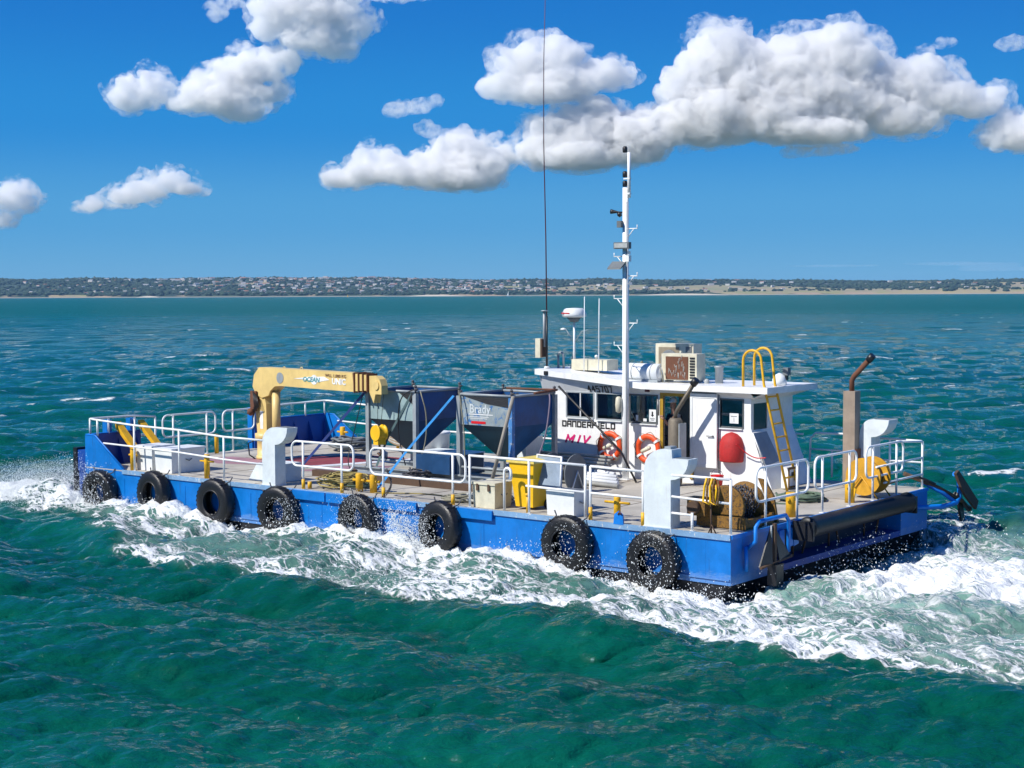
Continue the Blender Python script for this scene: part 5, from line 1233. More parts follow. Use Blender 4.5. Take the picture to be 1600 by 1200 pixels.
part(G().hexa([(5.56, .50, .06), (5.68, .42, 1.0), (5.56, .98, .06), (5.68, 1.02, 1.0), (5.10, .50, .06), (5.02, .42, 1.0), (5.10, .98, .06), (5.02, 1.02, 1.0)]), 'body', M['binyellow'], t, .03)
part(G().prism([(5.72, .38, 1.0), (5.72, .38, 1.06), (5.36, .38, 1.12), (4.98, .38, 1.06), (4.98, .38, 1.0)], (0, .68, 0)), 'lid', paint('sun_bleached_yellow_lid', (.80, .62, .14), .5), t, .015)
for s in (5.08, 5.58): part(G().lathe((s, .98, .1), (1, 0, 0), [(-.03, .1), (.03, .1)], 14), 'wheel', M['black'], t)
part(G().tube([(5.62, 1.05, .96), (5.08, 1.05, .96)], .02, 6), 'handle', M['binyellow'], t)
t = lidded(12.95, 14.0, .55, 1.25, .44, 'x', M['vent'], M['vent'], lid=False)
for ch in list(t.children): bpy.data.objects.remove(ch)
part(G().prism([(14.05, .55, .003), (13.72, .55, .45), (12.95, .55, .45), (12.95, .55, .003)], (0, .75, 0)), 'body', M['vent'], t, .01); part(G().box(13.0, 13.55, .538, .547, .08, .36), 'access_panel', M['fibre'], t)
t['label'] = 'pale grey deck locker with a sloping end beside the bow ventilator'; t['category'] = 'locker'; t.name = 'deck_locker'
single(G().lathe((13.15, 6.6, 0), (0, 0, 1), [(.002, .33), (.72, .36), (.74, .38), (.80, .38), (.82, .36)], 24), 'plastic_tub', M['fibre'], (13.15, 6.6, 0), 'round white tub standing behind the first hopper leg', 'tub')
single(G().lathe((14.6, 6.0, 0), (0, 0, 1), [(.002, .12), (.2, .13), (.24, .06), (.26, .06)], 14), 'gas_bottle', M['galv'], (14.6, 6, 0), 'small grey bottle on the deck near the white tub', 'bottle')
# chocolate-coloured timber and white crate behind the hoppers
single(G().box(6.9, 10.6, 7.6, 8.2, .001, .24), 'timber_stack', M['wood'], (8.8, 7.9, 0), 'tan timber stack along the far side behind the hoppers', 'timber', None, .01)
single(G().box(7.6, 8.7, 7.0, 7.5, .001, .62), 'crate', M['fibre'], (8.1, 7.2, 0), 'white crate seen under the second hopper', 'crate', None, .03)
single(G().box(9.18, 9.6, 5.5, 6.2, .001, .95), 'control_cabinet', M['vent'], (9.4, 5.9, 0), 'pale grey cabinet between the hopper and the wheelhouse', 'cabinet', None, .02)
# hose reel with grey flanges
t = thing('hose_reel', 'grey drum reel on a white stand in front of the wheelhouse', 'reel', (6.4, 3.4, 0))
for u_ in (6.1, 6.78): part(G().lathe((u_ - .02, 3.4, .46), (1, 0, 0), [(0, .43), (.03, .43)], 32), 'flange', M['greypl'], t)
part(G().lathe((6.75, 3.4, .46), (-1, 0, 0), [(0, .2), (.62, .2)], 20), 'hose_core', M['black'], t)
part(G().tube([(6.04, 3.15, .02), (6.04, 3.4, .5), (6.04, 3.65, .02)], .018, 6).tube([(6.86, 3.15, .02), (6.86, 3.4, .5), (6.86, 3.65, .02)], .018, 6), 'stand', M['rail'], t)
# hose bundles and pipes on deck
for k in range(9):
    v_ = 4.6 + .16 * k + .03 * math.sin(k * 3); w_ = .06 + .05 * (k % 3)
    single(G().tube([(8.6 - .1 * k, v_, w_), (7.2, v_ + .05 * math.sin(k), w_ + .02), (5.7 + .12 * k, v_ - .05, w_)], .05, 8), 'plastic_pipe', M['fibre'] if k % 3 else M['hose'], (7.2, v_, 0),
           ['nearest','second nearest','third nearest','fourth nearest','middle','fourth farthest','third farthest','second farthest','farthest'][k] + ' pale plastic pipe in the bundle lying before the wheelhouse', 'pipe', 'pale pipes lying before the wheelhouse')
for k in range(4):
    w_ = .30 + .07 * k
    single(G().tube([(10.0, 5.8 + .1 * k, w_), (8.2, 5.85 + .1 * k, w_ + .02), (7.0, 5.9 + .1 * k, w_)], .04, 8), 'plastic_pipe', M['hose'], (8.2, 5.9, 0), ['lowest, nearest','second','third','topmost, farthest'][k] + ' of the long pale pipes racked under the second hopper', 'pipe', 'pale pipes racked under the hopper')
def coil(cu, cvv, rr, n, h, r, mat, label, seed, name='rope_coil', sq=1.0, cat='rope', stuffk=False):
    rg = random.Random(seed); P = []; N_ = n * 14
    for i in range(N_):
        a = i / 14 * 2 * math.pi; q = rr * (.55 + .45 * rg.random() ** .5 * .6 + .25 * math.sin(i * .37)); z_ = .02 + h * (i / N_) * .8 + h * .25 * rg.random()
        P.append((cu + q * math.cos(a), cvv + q * sq * math.sin(a), z_ * (1.2 - q / rr * .4)))
    return single(G().tube(P, r, 5), name, mat, (cu, cvv, 0), label, cat)
coil(11.15, .95, .62, 12, .34, .018, M['ropey'], 'tangled heap of yellow and green rope by the bow ventilator', 3)
coil(10.9, 1.0, .5, 6, .18, .018, M['ropeg'], 'green rope mixed into the heap by the bow ventilator', 13)
coil(6.55, .85, .52, 9, .24, .03, M['hose'], 'heap of pale hoses beside the cream coolbox', 4, 'hose_coil', 1.0, 'hose')
coil(7.3, .8, .45, 6, .12, .028, M['rope'], 'loose old rope heap left of the pale hoses', 14)
coil(1.35, 5.3, .55, 9, .16, .026, M['ropeg'], 'flat coil of grey-green rope on the aft deck', 5)
coil(17.2, 7.3, .60, 8, .42, .04, M['greypl'], 'dark heap of hose behind the crane', 6, 'hose_coil', 1.0, 'hose')
coil(10.55, 2.9, .35, 7, .3, .022, M['chain'], 'tangle of dark chain at the foot of the hopper', 7, 'chain_heap', 1.0, 'chain')
coil(12.35, 2.35, .3, 5, .2, .03, M['brown'], 'rusty tangle of wire by the dark beam', 9, 'wire_tangle', 1.0, 'wire')
for k in range(5):
    rope([(16.2 + .1 * k, 7.9, .5 + .05 * k), (15.9, 7.6, .3 + .03 * k), (15.2, 7.5 + .05 * k, .18 + .03 * k), (14.4, 7.6, .25 + .03 * k)], .03, M['hose'] if k % 2 else M['wood'], ['lowest tan','second, pale','middle tan','fourth, pale','topmost tan'][k] + ' plank in the sagging bundle behind the crane', 'flexible_plank', 'plank', 'planks behind the crane')
rope([(9.7, .5, .02), (8.6, 1.2, .02), (7.4, .9, .02), (6.0, 1.5, .02)], .014, M['ropey'], 'thin yellowish line lying along the deck amidships')
rope([(1.0, 4.6, .02), (2.0, 4.2, .02), (2.8, 5.2, .02), (3.0, 5.9, .02)], .016, M['ropeg'], 'thin green line trailing from the aft coil')

# ------------------------------------------------------------------ aft deck gear
t = thing('anchor_winch', 'dirty ochre winch wound with chain behind the stern handrail', 'winch', (.6, 1.1, 0))
fr_ = part(G().box(.1, 1.2, .72, .82, .02, .24).box(.1, 1.2, 1.75, 1.85, .02, .24).box(.1, .2, .82, 1.75, .02, .2).box(1.1, 1.2, .82, 1.75, .02, .2), 'frame', M['ochre'], t, .01)
part(G().lathe((.62, .84, .42), (0, 1, 0), [(0, .40), (.05, .42), (.05, .2), (.8, .2), (.8, .42), (.86, .40)], 28), 'drum', M['ochre'], t)
g = G()
rg = random.Random(4)
for k in range(70):
    a = k * .85; v_ = .93 + .7 * (k / 70); rr = .27 + .05 * rg.random()
    c = (.62 + rr * math.cos(a), v_, .42 + rr * math.sin(a)); g.tube([(c[0] + .035 * math.cos(x), c[1] + .05 * math.sin(x) * (k % 2), c[2] + .05 * math.sin(x)) for x in np.linspace(0, 6.28, 7)[:-1]], .014, 5, True)
part(g, 'wound_chain', M['chain'], t)
part(G().box(.85, 1.25, .45, .72, .25, .6), 'gearbox', M['ochre'], t, .03); part(G().lathe((1.05, .3, .42), (0, 1, 0), [(0, .12), (.16, .12)], 16), 'motor', M['brown'], t)
part(G().prism([(.05, 1.9, .02), (.15, 1.9, .55), (.35, 1.9, .86), (.5, 1.9, .88), (.30, 1.9, .45), (.28, 1.9, .02)], (0, .06, 0)), 'guard_plate', M['ochre'], t, .01)
t = thing('webbing_slings', 'yellow webbing slings hung over the aft handrail', 'sling', (.45, .05, .9))
for k in range(4):
    x = .36 + .06 * k; part(G().tube([(x, .02, 1.07), (x + .04, .0, .9), (x + .02 * k, -.02, .62), (x - .07, .0, .56), (x - .09, .02, .85), (x - .02, .08, 1.07)], .022, 6), 'sling', M['binyellow'] if k % 2 else M['ochre'], t)
single(G().tube([(.5, .12, .0), (.5, .1, .62)], .018, 6).tube([(.56, .12, .0), (.48, .1, .16), (.4, .12, .0)], .015, 6), 'boat_hook', M['brown'], (.5, .12, 0), 'short rusty rod standing below the yellow slings', 'rod')
t = thing('bucket', 'bright red bucket standing before the wheelhouse wall', 'bucket', (3.95, 6.1, 0))
part(G().lathe((3.95, 6.1, 0), (0, 0, 1), [(.003, .11), (.28, .155), (.30, .165), (.30, .15), (.05, .10)], 20), 'pail', M['redp'], t)
part(G().tube(arc((3.95, 6.1, .29), .155, 10, 170, 8), .006, 5), 'handle', M['steel'], t)
# red canvas cover on the wall
g = G()
g.lathe((3.76, 6.44, .60), (0, 0, 1), [(.0, .28), (.03, .30), (.25, .31), (.45, .295), (.58, .24), (.66, .14), (.70, .02)], 20)
g.bm.transform(Matrix.Translation((0, 6.44, 0)) @ Matrix.Diagonal((1, .8, 1, 1)) @ Matrix.Translation((0, -6.44, 0)))
single(g, 'canvas_cover', M['red'], (3.76, 6.2, .6), 'domed red canvas cover hung on the wheelhouse wall beside the open door', 'cover')
rope([(3.5, 6.2, 1.05), (3.35, 6.35, .85), (3.1, 6.4, .72), (2.85, 6.45, .75)], .014, M['redp'], 'red cord trailing from the canvas cover')
t = thing('folding_chair', 'grey folding chair with white frame leaning on the rear wall', 'chair', (2.95, 6.9, .6))
Lp = [(3.17, 6.38, 1.31), (3.17, 7.0, 1.31), (2.92, 7.2, .62), (2.92, 6.56, .54)]
part(G().tube(Lp, .02, 8, True), 'frame', M['rail'], t); part(G().prism([(p[0] - .03, p[1], p[2]) for p in Lp], (.01, 0, 0)), 'fabric', M['slate'], t)
part(G().tube([Lp[0], Lp[2]], .012, 6).tube([Lp[1], Lp[3]], .012, 6), 'brace', M['greypl'], t)
t = thing('first_aid_cabinet', 'small white cabinet with orange edging behind the ladder foot', 'cabinet', (2.4, 7.1, .02))
part(G().box(2.42, 2.6, 6.72, 7.22, .04, .52), 'body', M['white'], t, .01)
g = G().box(2.40, 2.418, 6.72, 7.22, .47, .52).box(2.40, 2.418, 6.72, 7.22, .04, .08).box(2.40, 2.418, 6.72, 6.76, .08, .47).box(2.40, 2.418, 7.18, 7.22, .08, .47)
part(g, 'edging', M['ochre'], t); part(G().box(2.412, 2.418, 6.88, 6.98, .3, .4).box(2.412, 2.418, 7.02, 7.08, .2, .42), 'print', M['letter'], t)
# yellow cable reel
t = thing('cable_reel', 'big yellow cable reel near the far stern corner', 'reel', (.55, 6.7, 0))
for v_ in (6.45, 6.95): part(G().lathe((.40, v_, .48), (0, 1, 0), [(-.02, .42), (.02, .42)], 36), 'flange', M['reelyellow'], t)
part(G().lathe((.40, 6.47, .48), (0, 1, 0), [(0, .25), (.46, .25)], 24), 'wound_cable', M['brown'], t)
for v_ in (6.38, 7.02): part(G().tube([(.78, v_, .02), (.42, v_, .5), (.02, v_, .02)], .02, 6), 'stand', M['reelyellow'], t)
# anchors
t = thing('plough_anchor', 'dark plate anchor hung from the near stern corner', 'anchor', (-.38, .95, -.9))
part(G().prism([(-.32, .93, .10), (-.34, .45, -.62), (-.40, .84, -.60)], (-.03, 0, 0)), 'fluke', M['black'], t, .004); part(G().prism([(-.32, 1.03, .10), (-.40, 1.12, -.60), (-.34, 1.62, -.52)], (-.03, 0, 0)), 'fluke', M['black'], t, .004)
part(G().box(-.42, -.36, .94, 1.02, -1.05, .16), 'shank', M['brown'], t, .01); part(G().tube([(-.40, .42, -.63), (-.40, 1.66, -.55)], .028, 6), 'stock', M['brown'], t)
part(G().box(-.50, -.30, .86, 1.14, -1.02, -.62), 'crown', M['black'], t, .02)
part(G().tube([(-.36, .90, -.1), (-.36, .90, .12), (-.36, 1.08, .12), (-.36, 1.08, -.1)], .02, 6), 'shackle', M['galv'], t)
t = thing('stockless_anchor', 'rust brown anchor slung off the far stern corner', 'anchor', (-.4, 10.2, -.5))
part(G().tube([(.35, 8.5, .36), (-.1, 9.3, .0), (-.45, 10.0, -.38)], .055, 6), 'shank', M['brown'], t)
part(G().prism([(-.45, 9.45, .33), (-.40, 9.72, .38), (-.50, 10.7, -.45), (-.55, 10.45, -.62), (-.52, 9.85, -.22), (-.52, 9.6, -.0)], (-.07, 0, 0)), 'fluke', M['brown'], t, .01)
part(G().prism([(-.3, 9.95, -.25), (-.3, 10.2, -.28), (-.36, 10.25, -.85), (-.36, 10.05, -.88)], (-.06, 0, 0)), 'fluke', M['black'], t, .01)
part(G().tube([(-.35, 9.8, -.2), (-.4, 10.5, -.62)], .06, 6).ball((-.4, 10.52, -.62), .09, 1), 'crown', M['black'], t)
rope([(.9, 8.7, .05), (.5, 8.6, .2), (.1, 8.7, .3), (-.2, 9.0, .1)], .03, M['black'], 'dark rope running out to the far anchor')

# ------------------------------------------------------------------ on the wheelhouse roof
def rw(u): return float(roof_w(u))
def outdoor_unit(u0, u1, v0, v1, w0, w1, label, facecol, side=True):
    t = thing('air_conditioner', label, 'air conditioner', ((u0 + u1) / 2, (v0 + v1) / 2, w0), 'air conditioner units on the roof')
    part(G().box(u0, u1, v0, v1, w0 + .05, w1), 'case', M['cream'], t, .015)
    part(G().box(u0 + .06, u0 + .1, v0, v1, w0, w0 + .049).box(u1 - .1, u1 - .06, v0, v1, w0, w0 + .049), 'foot', M['galv'], t)
    return t
t = outdoor_unit(5.63, 6.75, 7.75, 8.15, 2.40, 3.31, 'taller cream air conditioner at the back of the roof', None)
part(G().box(6.05, 6.65, 7.735, 7.748, 2.6, 3.22), 'fan_grille', paint('tan_fan_guard', (.30, .25, .17), .6), t); part(G().lathe((6.33, 7.734, 2.9), (0, -1, 0), [(0, .26), (.02, .24), (.02, .2), (.03, .08)], 24), 'fan', M['greypl'], t)
part(G().box(5.68, 5.85, 7.735, 7.748, 3.1, 3.24), 'badge', M['greypl'], t)
t = outdoor_unit(4.98, 5.99, 6.85, 7.25, 2.40, 3.10, 'shorter air conditioner with a rusted brown grille at the roof edge', None)
part(G().box(5.22, 5.86, 6.835, 6.848, 2.47, 3.03), 'coil_grille', M['rust'], t)
for k in range(8): part(G().box(5.03, 5.17, 6.836, 6.849, 2.50 + k * .068, 2.54 + k * .068), 'louvre', M['black'], t)
rg = random.Random(8); g = G()
for k in range(26):
    u_, w_ = 5.3 + .5 * rg.random(), 2.49 + .5 * rg.random() ** 2; g.tube([(u_, 6.832, w_), (u_ + .04 * rg.random() - .02, 6.832, w_ + .06 + .08 * rg.random())], .008, 4)
part(g, 'flaked_paint', M['hose'], t)
# life raft canister
t = thing('life_raft', 'white life raft canister strapped down on the roof behind the mast', 'life raft', (6.4, 6.85, 2.39))
part(G().lathe((6.98, 6.85, 2.62), (-1, 0, 0), [(0, .03), (.03, .13), (.1, .19), (.22, .215), (.8, .215), (.92, .19), (1.0, .13), (1.03, .03)], 24), 'canister', M['fibre'], t)
part(G().lathe((6.99, 6.85, 2.62), (-1, 0, 0), [(.05, .2), (.06, .222), (.97, .222), (.98, .2)], 24).box(6.4, 6.41, 6.8, 6.9, 2.4, 2.41), 'canister_seam', M['fibre'], t).scale = (1, 1, 1)
for u_ in (6.75, 6.2): part(G().lathe((u_, 6.85, 2.62), (1, 0, 0), [(-.015, .225), (.015, .225)], 24), 'lashing', M['galv'], t)
part(G().box(6.0, 6.9, 6.68, 6.72, 2.39, 2.45).box(6.0, 6.9, 6.98, 7.02, 2.39, 2.45), 'cradle', M['galv'], t)
part(G().tube([(5.95, 6.72, 2.75), (5.85, 6.66, 2.58), (5.82, 6.66, 2.4)], .014, 5).tube([(6.6, 6.85, 2.85), (6.55, 6.85, 2.88)], .03, 6), 'release_line', M['rope'], t)
# radar
t = thing('radar', 'white radar dome on a pole above the wheelhouse front', 'radar', (9.05, 7.4, 2.6))
dome = part(G().lathe((9.05, 7.4, 3.96), (0, 0, 1), [(0, .26), (.02, .31), (.08, .32), (.2, .275), (.235, .22), (.245, .02)], 28), 'dome', M['fibre'], t)
part(G().lathe((9.05, 7.4, 3.84), (0, 0, 1), [(0, .11), (.05, .13), (.115, .2)], 16), 'pedestal', M['greypl'], t)
part(G().box(9.13, 9.25, 7.088, 7.10, 4.055, 4.085), 'print', M['redp'], dome); part(G().box(8.98, 9.11, 7.078, 7.09, 4.055, 4.085), 'print', M['redp'], dome)
part(G().tube([(9.05, 7.4, rw(9.05)), (9.05, 7.4, 3.86)], .03, 8), 'pole', M['rail'], t)
part(G().tube([(9.05, 7.4, 3.30), (9.3, 7.4, 3.62), (9.42, 7.4, 3.64)], .012, 6).tube([(9.05, 7.4, 3.30), (8.8, 7.4, 3.60), (8.6, 7.4, 3.64)], .012, 6).tube([(9.05, 7.4, 3.2), (9.12, 7.4, 2.8), (9.18, 7.4, 2.6)], .014, 6), 'antenna_arm', M['galv'], t)
part(G().lathe((9.40, 7.4, 3.63), (0, 0, 1), [(0, .08), (.03, .075), (.05, .02)], 12), 'gps_puck', M['whitel'], t)
single(G().tube([(9.42, 7.2, rw(9.4)), (9.42, 7.2, 2.95)] + arc((9.34, 7.2, 2.95), .09, 0, 180, 6) + [(9.25, 7.2, 2.6)], .03, 8), 'cable_gooseneck', M['galv'], (9.35, 7.2, 2.6), 'bent cable pipe just left of the radar pole', 'pipe')
t = thing('roof_box', 'cream equipment box on the roof between the radar and the mast', 'box', (8.35, 7.3, rw(8.3)))
part(G().box(7.8, 8.92, 7.1, 7.6, rw(8.9) + .0, 2.88), 'case', M['cream'], t, .015); part(G().lathe((8.27, 7.3, 2.88), (0, 0, 1), [(0, .03), (.05, .03), (.06, .05), (.1, .045), (.12, .01)], 12), 'mushroom_antenna', M['whitel'], t)
for (u_, w_, lb) in ((8.45, 4.50, 'left one of the two thin white rod antennas beside the mast'), (7.99, 4.45, 'right one of the two thin white rod antennas, nearer the mast')):
    single(G().tube([(u_, 7.0, rw(u_)), (u_ - .02, 7.0, w_)], [.016, .010], 6), 'rod_antenna', M['rail'], (u_, 7.0, rw(u_)), lb, 'antenna')
t = thing('whip_antenna', 'very tall dark whip antenna at the wheelhouse front corner reaching out of frame', 'antenna', (9.42, 6.7, 2.66))
part(G().lathe((9.42, 6.7, 2.65), (0, 0, 1), [(0, .07), (.04, .07), (.05, .04)], 12), 'base', M['fibre'], t)
part(G().tube([(9.42, 6.7, 2.66), (9.42, 6.7, 4.0)], .028, 8), 'mount', M['black'], t); part(G().tube([(9.50, 6.7, 3.2), (9.50, 6.7, 4.12)], .035, 8).lathe((9.48, 6.7, 4.12), (0, 0, 1), [(0, .1), (.03, .1)], 10), 'sleeve', M['galv'], t)
part(G().tube([(9.42, 6.7, 4.0), (9.44, 6.7, 6.0), (9.50, 6.7, 8.5), (9.49, 6.7, 10.5), (9.42, 6.7, 12.6)], [.018, .015, .012, .010, .007], 6), 'whip', M['maroon'], t)
part(G().box(9.56, 9.72, 6.6, 6.82, 2.92, 3.42), 'tuner_box', M['cream'], t, .01); part(G().box(9.50, 9.558, 6.6, 6.82, 2.94, 3.40), 'tuner_back', M['brown'], t)
single(G().lathe((4.62, 7.3, 2.385), (0, 0, 1), [(0, .10), (.36, .10), (.38, .12), (.42, .12), (.43, .02)], 16), 'roof_vent', M['galv'], (4.62, 7.3, 2.385), 'short grey vent pipe on the roof right of the air conditioners', 'vent')
single(G().ball((4.85, 7.1, 2.43), .07, 2), 'deck_lamp', M['lens'], (4.85, 7.1, 2.39), 'small lamp on the roof beside the grey vent pipe', 'lamp')
t = thing('searchlight', 'white searchlight on the aft end of the roof', 'searchlight', (3.05, 7.6, 2.39))
part(G().lathe((3.08, 7.5, 2.39), (0, 0, 1), [(0, .17), (.12, .17), (.22, .14), (.28, .02)], 20), 'housing', M['fibre'], t); part(G().box(2.86, 3.0, 7.5, 7.64, 2.62, 2.8), 'lamp', M['greypl'], t, .02); part(G().box(2.9, 3.0, 7.5, 7.6, 2.5, 2.62), 'bracket', M['black'], t)
# ------------------------------------------------------------------ the man in the doorway
def skin_mesh(joints, edges, root, sub=2):
    me = bpy.data.meshes.new('person'); names = list(joints)
    me.from_pydata([cv(joints[n][0]) for n in names], [(names.index(a), names.index(b)) for a, b in edges], [])
    o = bpy.data.objects.new('tmp', me); COL.objects.link(o)
    o.modifiers.new('s', 'SKIN'); sv = me.skin_vertices[0].data
    for i, n in enumerate(names): r = joints[n][1]; sv[i].radius = r if isinstance(r, tuple) else (r, r); sv[i].use_root = (n == root)
    m2 = o.modifiers.new('d', 'SUBSURF'); m2.levels = sub; m2.render_levels = sub
    out = bpy.data.meshes.new_from_object(o.evaluated_get(bpy.context.evaluated_depsgraph_get()))
    bpy.data.objects.remove(o); bpy.data.meshes.remove(me)
    out.polygons.foreach_set('use_smooth', np.ones(len(out.polygons), dtype=bool)); return out
def chain(names): return list(zip(names, names[1:]))
PB = (5.60, 6.82, .10)
J = {'pelvis': ((5.38, 6.84, 1.08), (.15, .11)), 'waist': ((5.38, 6.84, 1.22), (.14, .10)), 'chest': ((5.38, 6.82, 1.44), (.17, .12)), 'neckb': ((5.38, 6.80, 1.62), (.08, .07)), 'neck': ((5.38, 6.79, 1.70), .055),
     'jaw': ((5.38, 6.76, 1.77), (.065, .075)), 'head': ((5.38, 6.77, 1.86), (.078, .095)), 'crown': ((5.38, 6.78, 1.95), (.07, .085)),
     'hipl': ((5.46, 6.85, 1.02), .095), 'kneel': ((5.47, 6.82, .60), .062), 'ankl': ((5.47, 6.86, .18), .042), 'toel': ((5.47, 6.72, .13), .035),
     'hipr': ((5.30, 6.85, 1.02), .095), 'kneer': ((5.29, 6.83, .60), .062), 'ankr': ((5.28, 6.87, .18), .042), 'toer': ((5.28, 6.73, .13), .035),
     'shl': ((5.54, 6.80, 1.56), .062), 'ell': ((5.44, 6.62, 1.36), .042), 'wrl': ((5.67, 6.52, 1.50), .028), 'pal': ((5.50, 6.46, 1.53), (.035, .018)),
     'shr': ((5.20, 6.80, 1.56), .062), 'elr': ((5.14, 6.82, 1.28), .042), 'wrr': ((5.16, 6.70, 1.08), .028), 'par': ((5.17, 6.65, 1.02), (.035, .018))}
E_ = chain(['pelvis', 'waist', 'chest', 'neckb', 'neck', 'jaw', 'head', 'crown']) + chain(['pelvis', 'hipl', 'kneel', 'ankl', 'toel']) + chain(['pelvis', 'hipr', 'kneer', 'ankr', 'toer']) + chain(['chest', 'shl', 'ell', 'wrl', 'pal']) + chain(['chest', 'shr', 'elr', 'wrr', 'par'])
for s_, (pu, pv, pw), ln in (('l', (5.50, 6.46, 1.53), (0, -.03, .045)), ('r', (5.17, 6.65, 1.02), (0, -.02, -.045))):
    for k in range(4):
        du = (k - 1.5) * .019; L_ = (.85, 1.0, .95, .78)[k]
        J[f'f{s_}{k}a'] = ((pu + du, pv + ln[1] * .5, pw + ln[2] * .8), .0095); J[f'f{s_}{k}b'] = ((pu + du, pv + ln[1] * .9, pw + ln[2] * (.8 + .7 * L_)), .0085); J[f'f{s_}{k}c'] = ((pu + du, pv + ln[1] * 1.0 + .02, pw + ln[2] * (.8 + 1.1 * L_)), .0075)
        E_ += [('pa' + s_, f'f{s_}{k}a'), (f'f{s_}{k}a', f'f{s_}{k}b'), (f'f{s_}{k}b', f'f{s_}{k}c')]
    J[f't{s_}a'] = ((pu - .045, pv - .01, pw + ln[2] * .1), .010); J[f't{s_}b'] = ((pu - .055, pv - .02, pw + ln[2] * .6), .009); E_ += [('pa' + s_, f't{s_}a'), (f't{s_}a', f't{s_}b')]
man = thing('person', 'person in white cap standing in the yellow-framed doorway, hand on the frame', 'person', PB)
def mpart(me, name, mat, par):
    me.transform(Matrix.Translation(-cv(PB))); me.materials.clear(); me.materials.append(mat)
    o = bpy.data.objects.new(name, me); COL.objects.link(o); o.parent = par; BASE[o.name] = PB; return o
PX = .22
J = {k: ((p[0] + PX, p[1], p[2]), r_) for k, (p, r_) in J.items()}
J['wrl'] = ((5.69, 6.54, 1.49), .028)
body = mpart(skin_mesh(J, E_, 'pelvis'), 'body', M['skin'], man)
S = {k: (J[k][0], tuple(x * 1.14 for x in (J[k][1] if isinstance(J[k][1], tuple) else (J[k][1], J[k][1])))) for k in ('pelvis', 'waist', 'chest', 'neckb', 'shl', 'ell', 'shr', 'elr')}
mpart(skin_mesh(S, chain(['pelvis', 'waist', 'chest', 'neckb']) + [('chest', 'shl'), ('shl', 'ell'), ('chest', 'shr'), ('shr', 'elr')], 'pelvis'), 'shirt', M['cloth'], man)
T_ = {k: (J[k][0], tuple(x * 1.16 for x in (J[k][1] if isinstance(J[k][1], tuple) else (J[k][1], J[k][1])))) for k in ('pelvis', 'hipl', 'kneel', 'ankl', 'hipr', 'kneer', 'ankr')}
mpart(skin_mesh(T_, chain(['pelvis', 'hipl', 'kneel', 'ankl']) + chain(['pelvis', 'hipr', 'kneer', 'ankr']), 'pelvis'), 'trousers', M['cloth'], man)
for u_ in (5.69, 5.50): part(G().box(u_ - .05, u_ + .05, 6.66, 6.93, .102, .18), 'boot', M['black'], man, .025)
part(G().lathe((5.60, 6.78, 1.92), (0, 0, 1), [(-.01, .098), (.03, .10), (.08, .085), (.11, .05), (.12, .01)], 18).box(5.53, 5.67, 6.62, 6.72, 1.915, 1.93), 'cap', M['whitel'], man)
part(G().prism([(5.59, 6.69, 1.86), (5.59, 6.66, 1.825), (5.59, 6.69, 1.815)], (.02, 0, 0)), 'nose', M['skin'], man)
for u_ in (5.57, 5.63): part(G().ball((u_, 6.688, 1.868), .011, 1), 'eye', M['black'], man)
part(G().box(5.575, 5.625, 6.685, 6.69, 1.785, 1.79), 'mouth', M['maroon'], man)
for u_ in (5.518, 5.682): part(G().ball((u_, 6.78, 1.85), .022, 1, (.5, .8, 1.3)), 'ear', M['skin'], man)
# ------------------------------------------------------------------ spray thrown up round the hull
octv = np.array([(1, 0, 0), (-1, 0, 0), (0, 1, 0), (0, -1, 0), (0, 0, 1), (0, 0, -1)], float)
octf = np.array([(0, 2, 4), (2, 1, 4), (1, 3, 4), (3, 0, 4), (2, 0, 5), (1, 2, 5), (3, 1, 5), (0, 3, 5)])
sr = np.random.default_rng(77)
def drops(P, S):
    q = octv[None] * S[:, None, None] * np.stack([np.ones(len(S)), np.ones(len(S)), sr.uniform(.8, 1.9, len(S))], 1)[:, None, :]
    return q + P[:, None, :]
def burst(c, spread, n, smin=.0035, smax=.017, up=1.0, pw=2.5):
    """cloud of drops: c, spread in u,v,w; denser low down"""
    n = int(n * (.55 if n > 5000 else .38)); t_ = sr.random(n) ** pw
    P = np.stack([c[0] + spread[0] * sr.normal(size=n) * (1 - .3 * t_), c[1] + spread[1] * sr.normal(size=n) * (1 - .2 * t_), c[2] + spread[2] * t_ * up], 1)
    return P, np.exp(sr.uniform(np.log(smin), np.log(smax), n)) * (1 - .4 * t_)
Bs = []
def add(*a, **k): Bs.append(burst(*a, **k))
add((21.4, .1, -.9), (1.2, .9, .95), 60000, pw=2.3, smin=.0025, smax=.010)
add((23.4, .9, -.95), (1.6, .9, .65), 36000, pw=2.6, smin=.0025, smax=.010)
add((20.1, -.3, -1.1), (.35, .3, 1.5), 2600, pw=1.7)
add((19.2, -.45, -1.1), (.45, .18, 1.3), 3200, pw=1.3, smax=.020)
add((17.4, -.5, -1.1), (.8, .25, .55), 2200)
add((16.4, -.4, -1.05), (.5, .2, .6), 1200)
add((14.0, -.4, -1.1), (.8, .2, .30), 900)
add((11.7, -.45, -1.1), (.4, .12, .95), 1900, pw=1.4)
add((9.5, -.46, -1.1), (.42, .10, 1.35), 3000, pw=1.1, smax=.013)
add((8.6, -.3, -1.1), (.35, .12, 1.2), 1500, pw=1.2)
add((8.0, -.4, -1.05), (.35, .18, 1.15), 4500, pw=1.4, smax=.015)
add((7.4, -.45, -1.1), (.3, .1, .95), 2600, pw=1.3)
add((4.6, -.5, -1.1), (.55, .22, .62), 3000)
add((3.5, -.45, -1.1), (.4, .1, 1.1), 1100, pw=1.3)
add((2.6, -.4, -1.1), (.5, .2, .4), 1000)
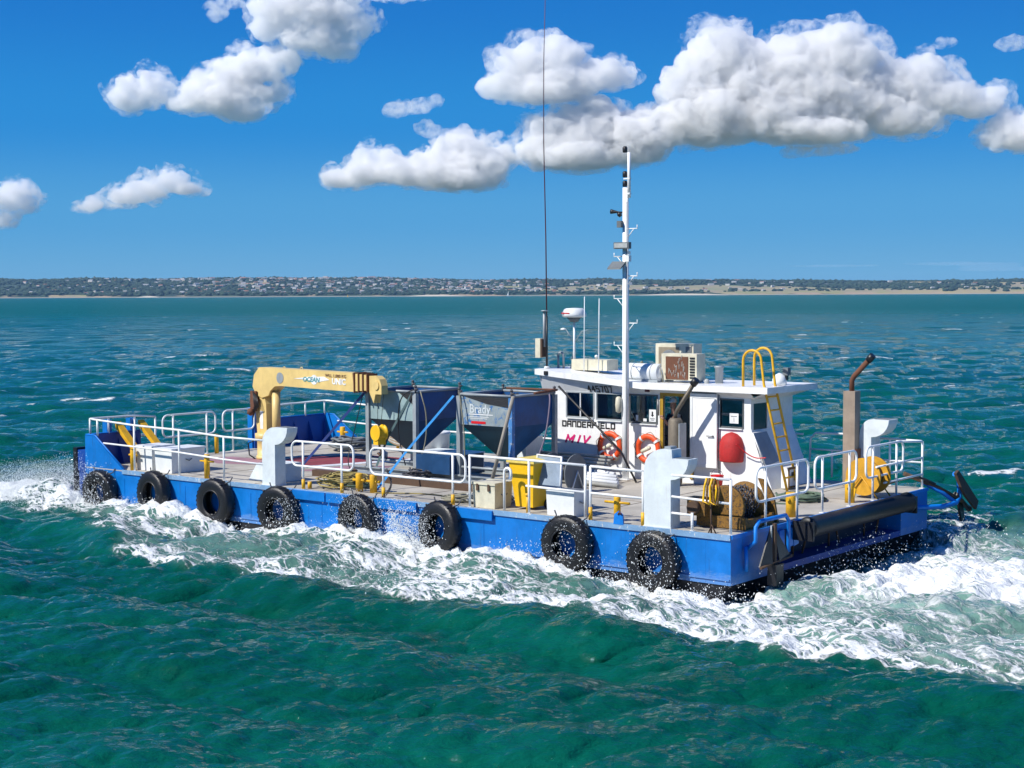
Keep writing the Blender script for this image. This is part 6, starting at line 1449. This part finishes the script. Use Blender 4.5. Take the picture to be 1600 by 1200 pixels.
add((1.5, -.46, -1.15), (.42, .1, 1.15), 1700, pw=1.2, smax=.015)
add((.2, -.2, -1.15), (.5, .3, .30), 800)
for v_ in np.arange(.8, 8.2, .5): add((-.45, v_, -1.12), (.3, .3, .35 + .35 * math.sin(v_ * 2.1) ** 2), 55, pw=2.0, smax=.020)
add((-.5, 4.2, -1.1), (.3, .9, .75), 900, pw=1.6)
add((-.6, 9.6, -1.1), (.5, .6, .5), 900)
add((-2.5, 3.2, -1.0), (2.0, 1.8, .35), 1800, pw=2)
add((-5.0, -2.4, -1.05), (2.5, .5, .35), 900, pw=2)
add((2.0, -3.2, -1.0), (4.5, .4, .25), 1500, pw=2); add((8, -3.6, -1.0), (2.5, .4, .2), 700)
P = np.concatenate([b[0] for b in Bs]); S = np.concatenate([b[1] for b in Bs])
# splash sheet between the fifth and sixth tyres: curved strings of drops
for k in range(26):
    n = 70; a = sr.uniform(.1, 1.0); t_ = np.linspace(0, 1, n); u0 = 8.7 - .3 * sr.random(); L_ = sr.uniform(.6, 1.6)
    Q = np.stack([u0 - L_ * t_ + .02 * sr.normal(size=n), -.25 - .35 * t_ + .02 * sr.normal(size=n), -.95 + a * 4 * t_ * (1 - t_) * (.95) - .12 * t_ + .015 * sr.normal(size=n)], 1)
    P = np.concatenate([P, Q]); S = np.concatenate([S, np.full(n, .009) * sr.uniform(.6, 1.3, n)])
ok = ~((P[:, 1] > -.02) & (P[:, 1] < 9.02) & (P[:, 0] > -.02) & (P[:, 0] < 19.95)) & (P[:, 2] > -1.35)
P, S = P[ok], S[ok]
Wd = np.stack([AX + P[:, 0] * UX + P[:, 1] * VX, AY + P[:, 0] * UY + P[:, 1] * VY, DECK + P[:, 2]], 1)
V = drops(Wd, S); F = octf[None] + (np.arange(len(S)) * 6)[:, None, None]
o = bpy.data.objects.new('spray', mesh_from('spray', V.reshape(-1, 3), F.reshape(-1, 3), M['foamw'], True)); COL.objects.link(o)
tag(o, 'white drops of spray thrown up along the hull', kind='stuff'); print('drops', len(S))
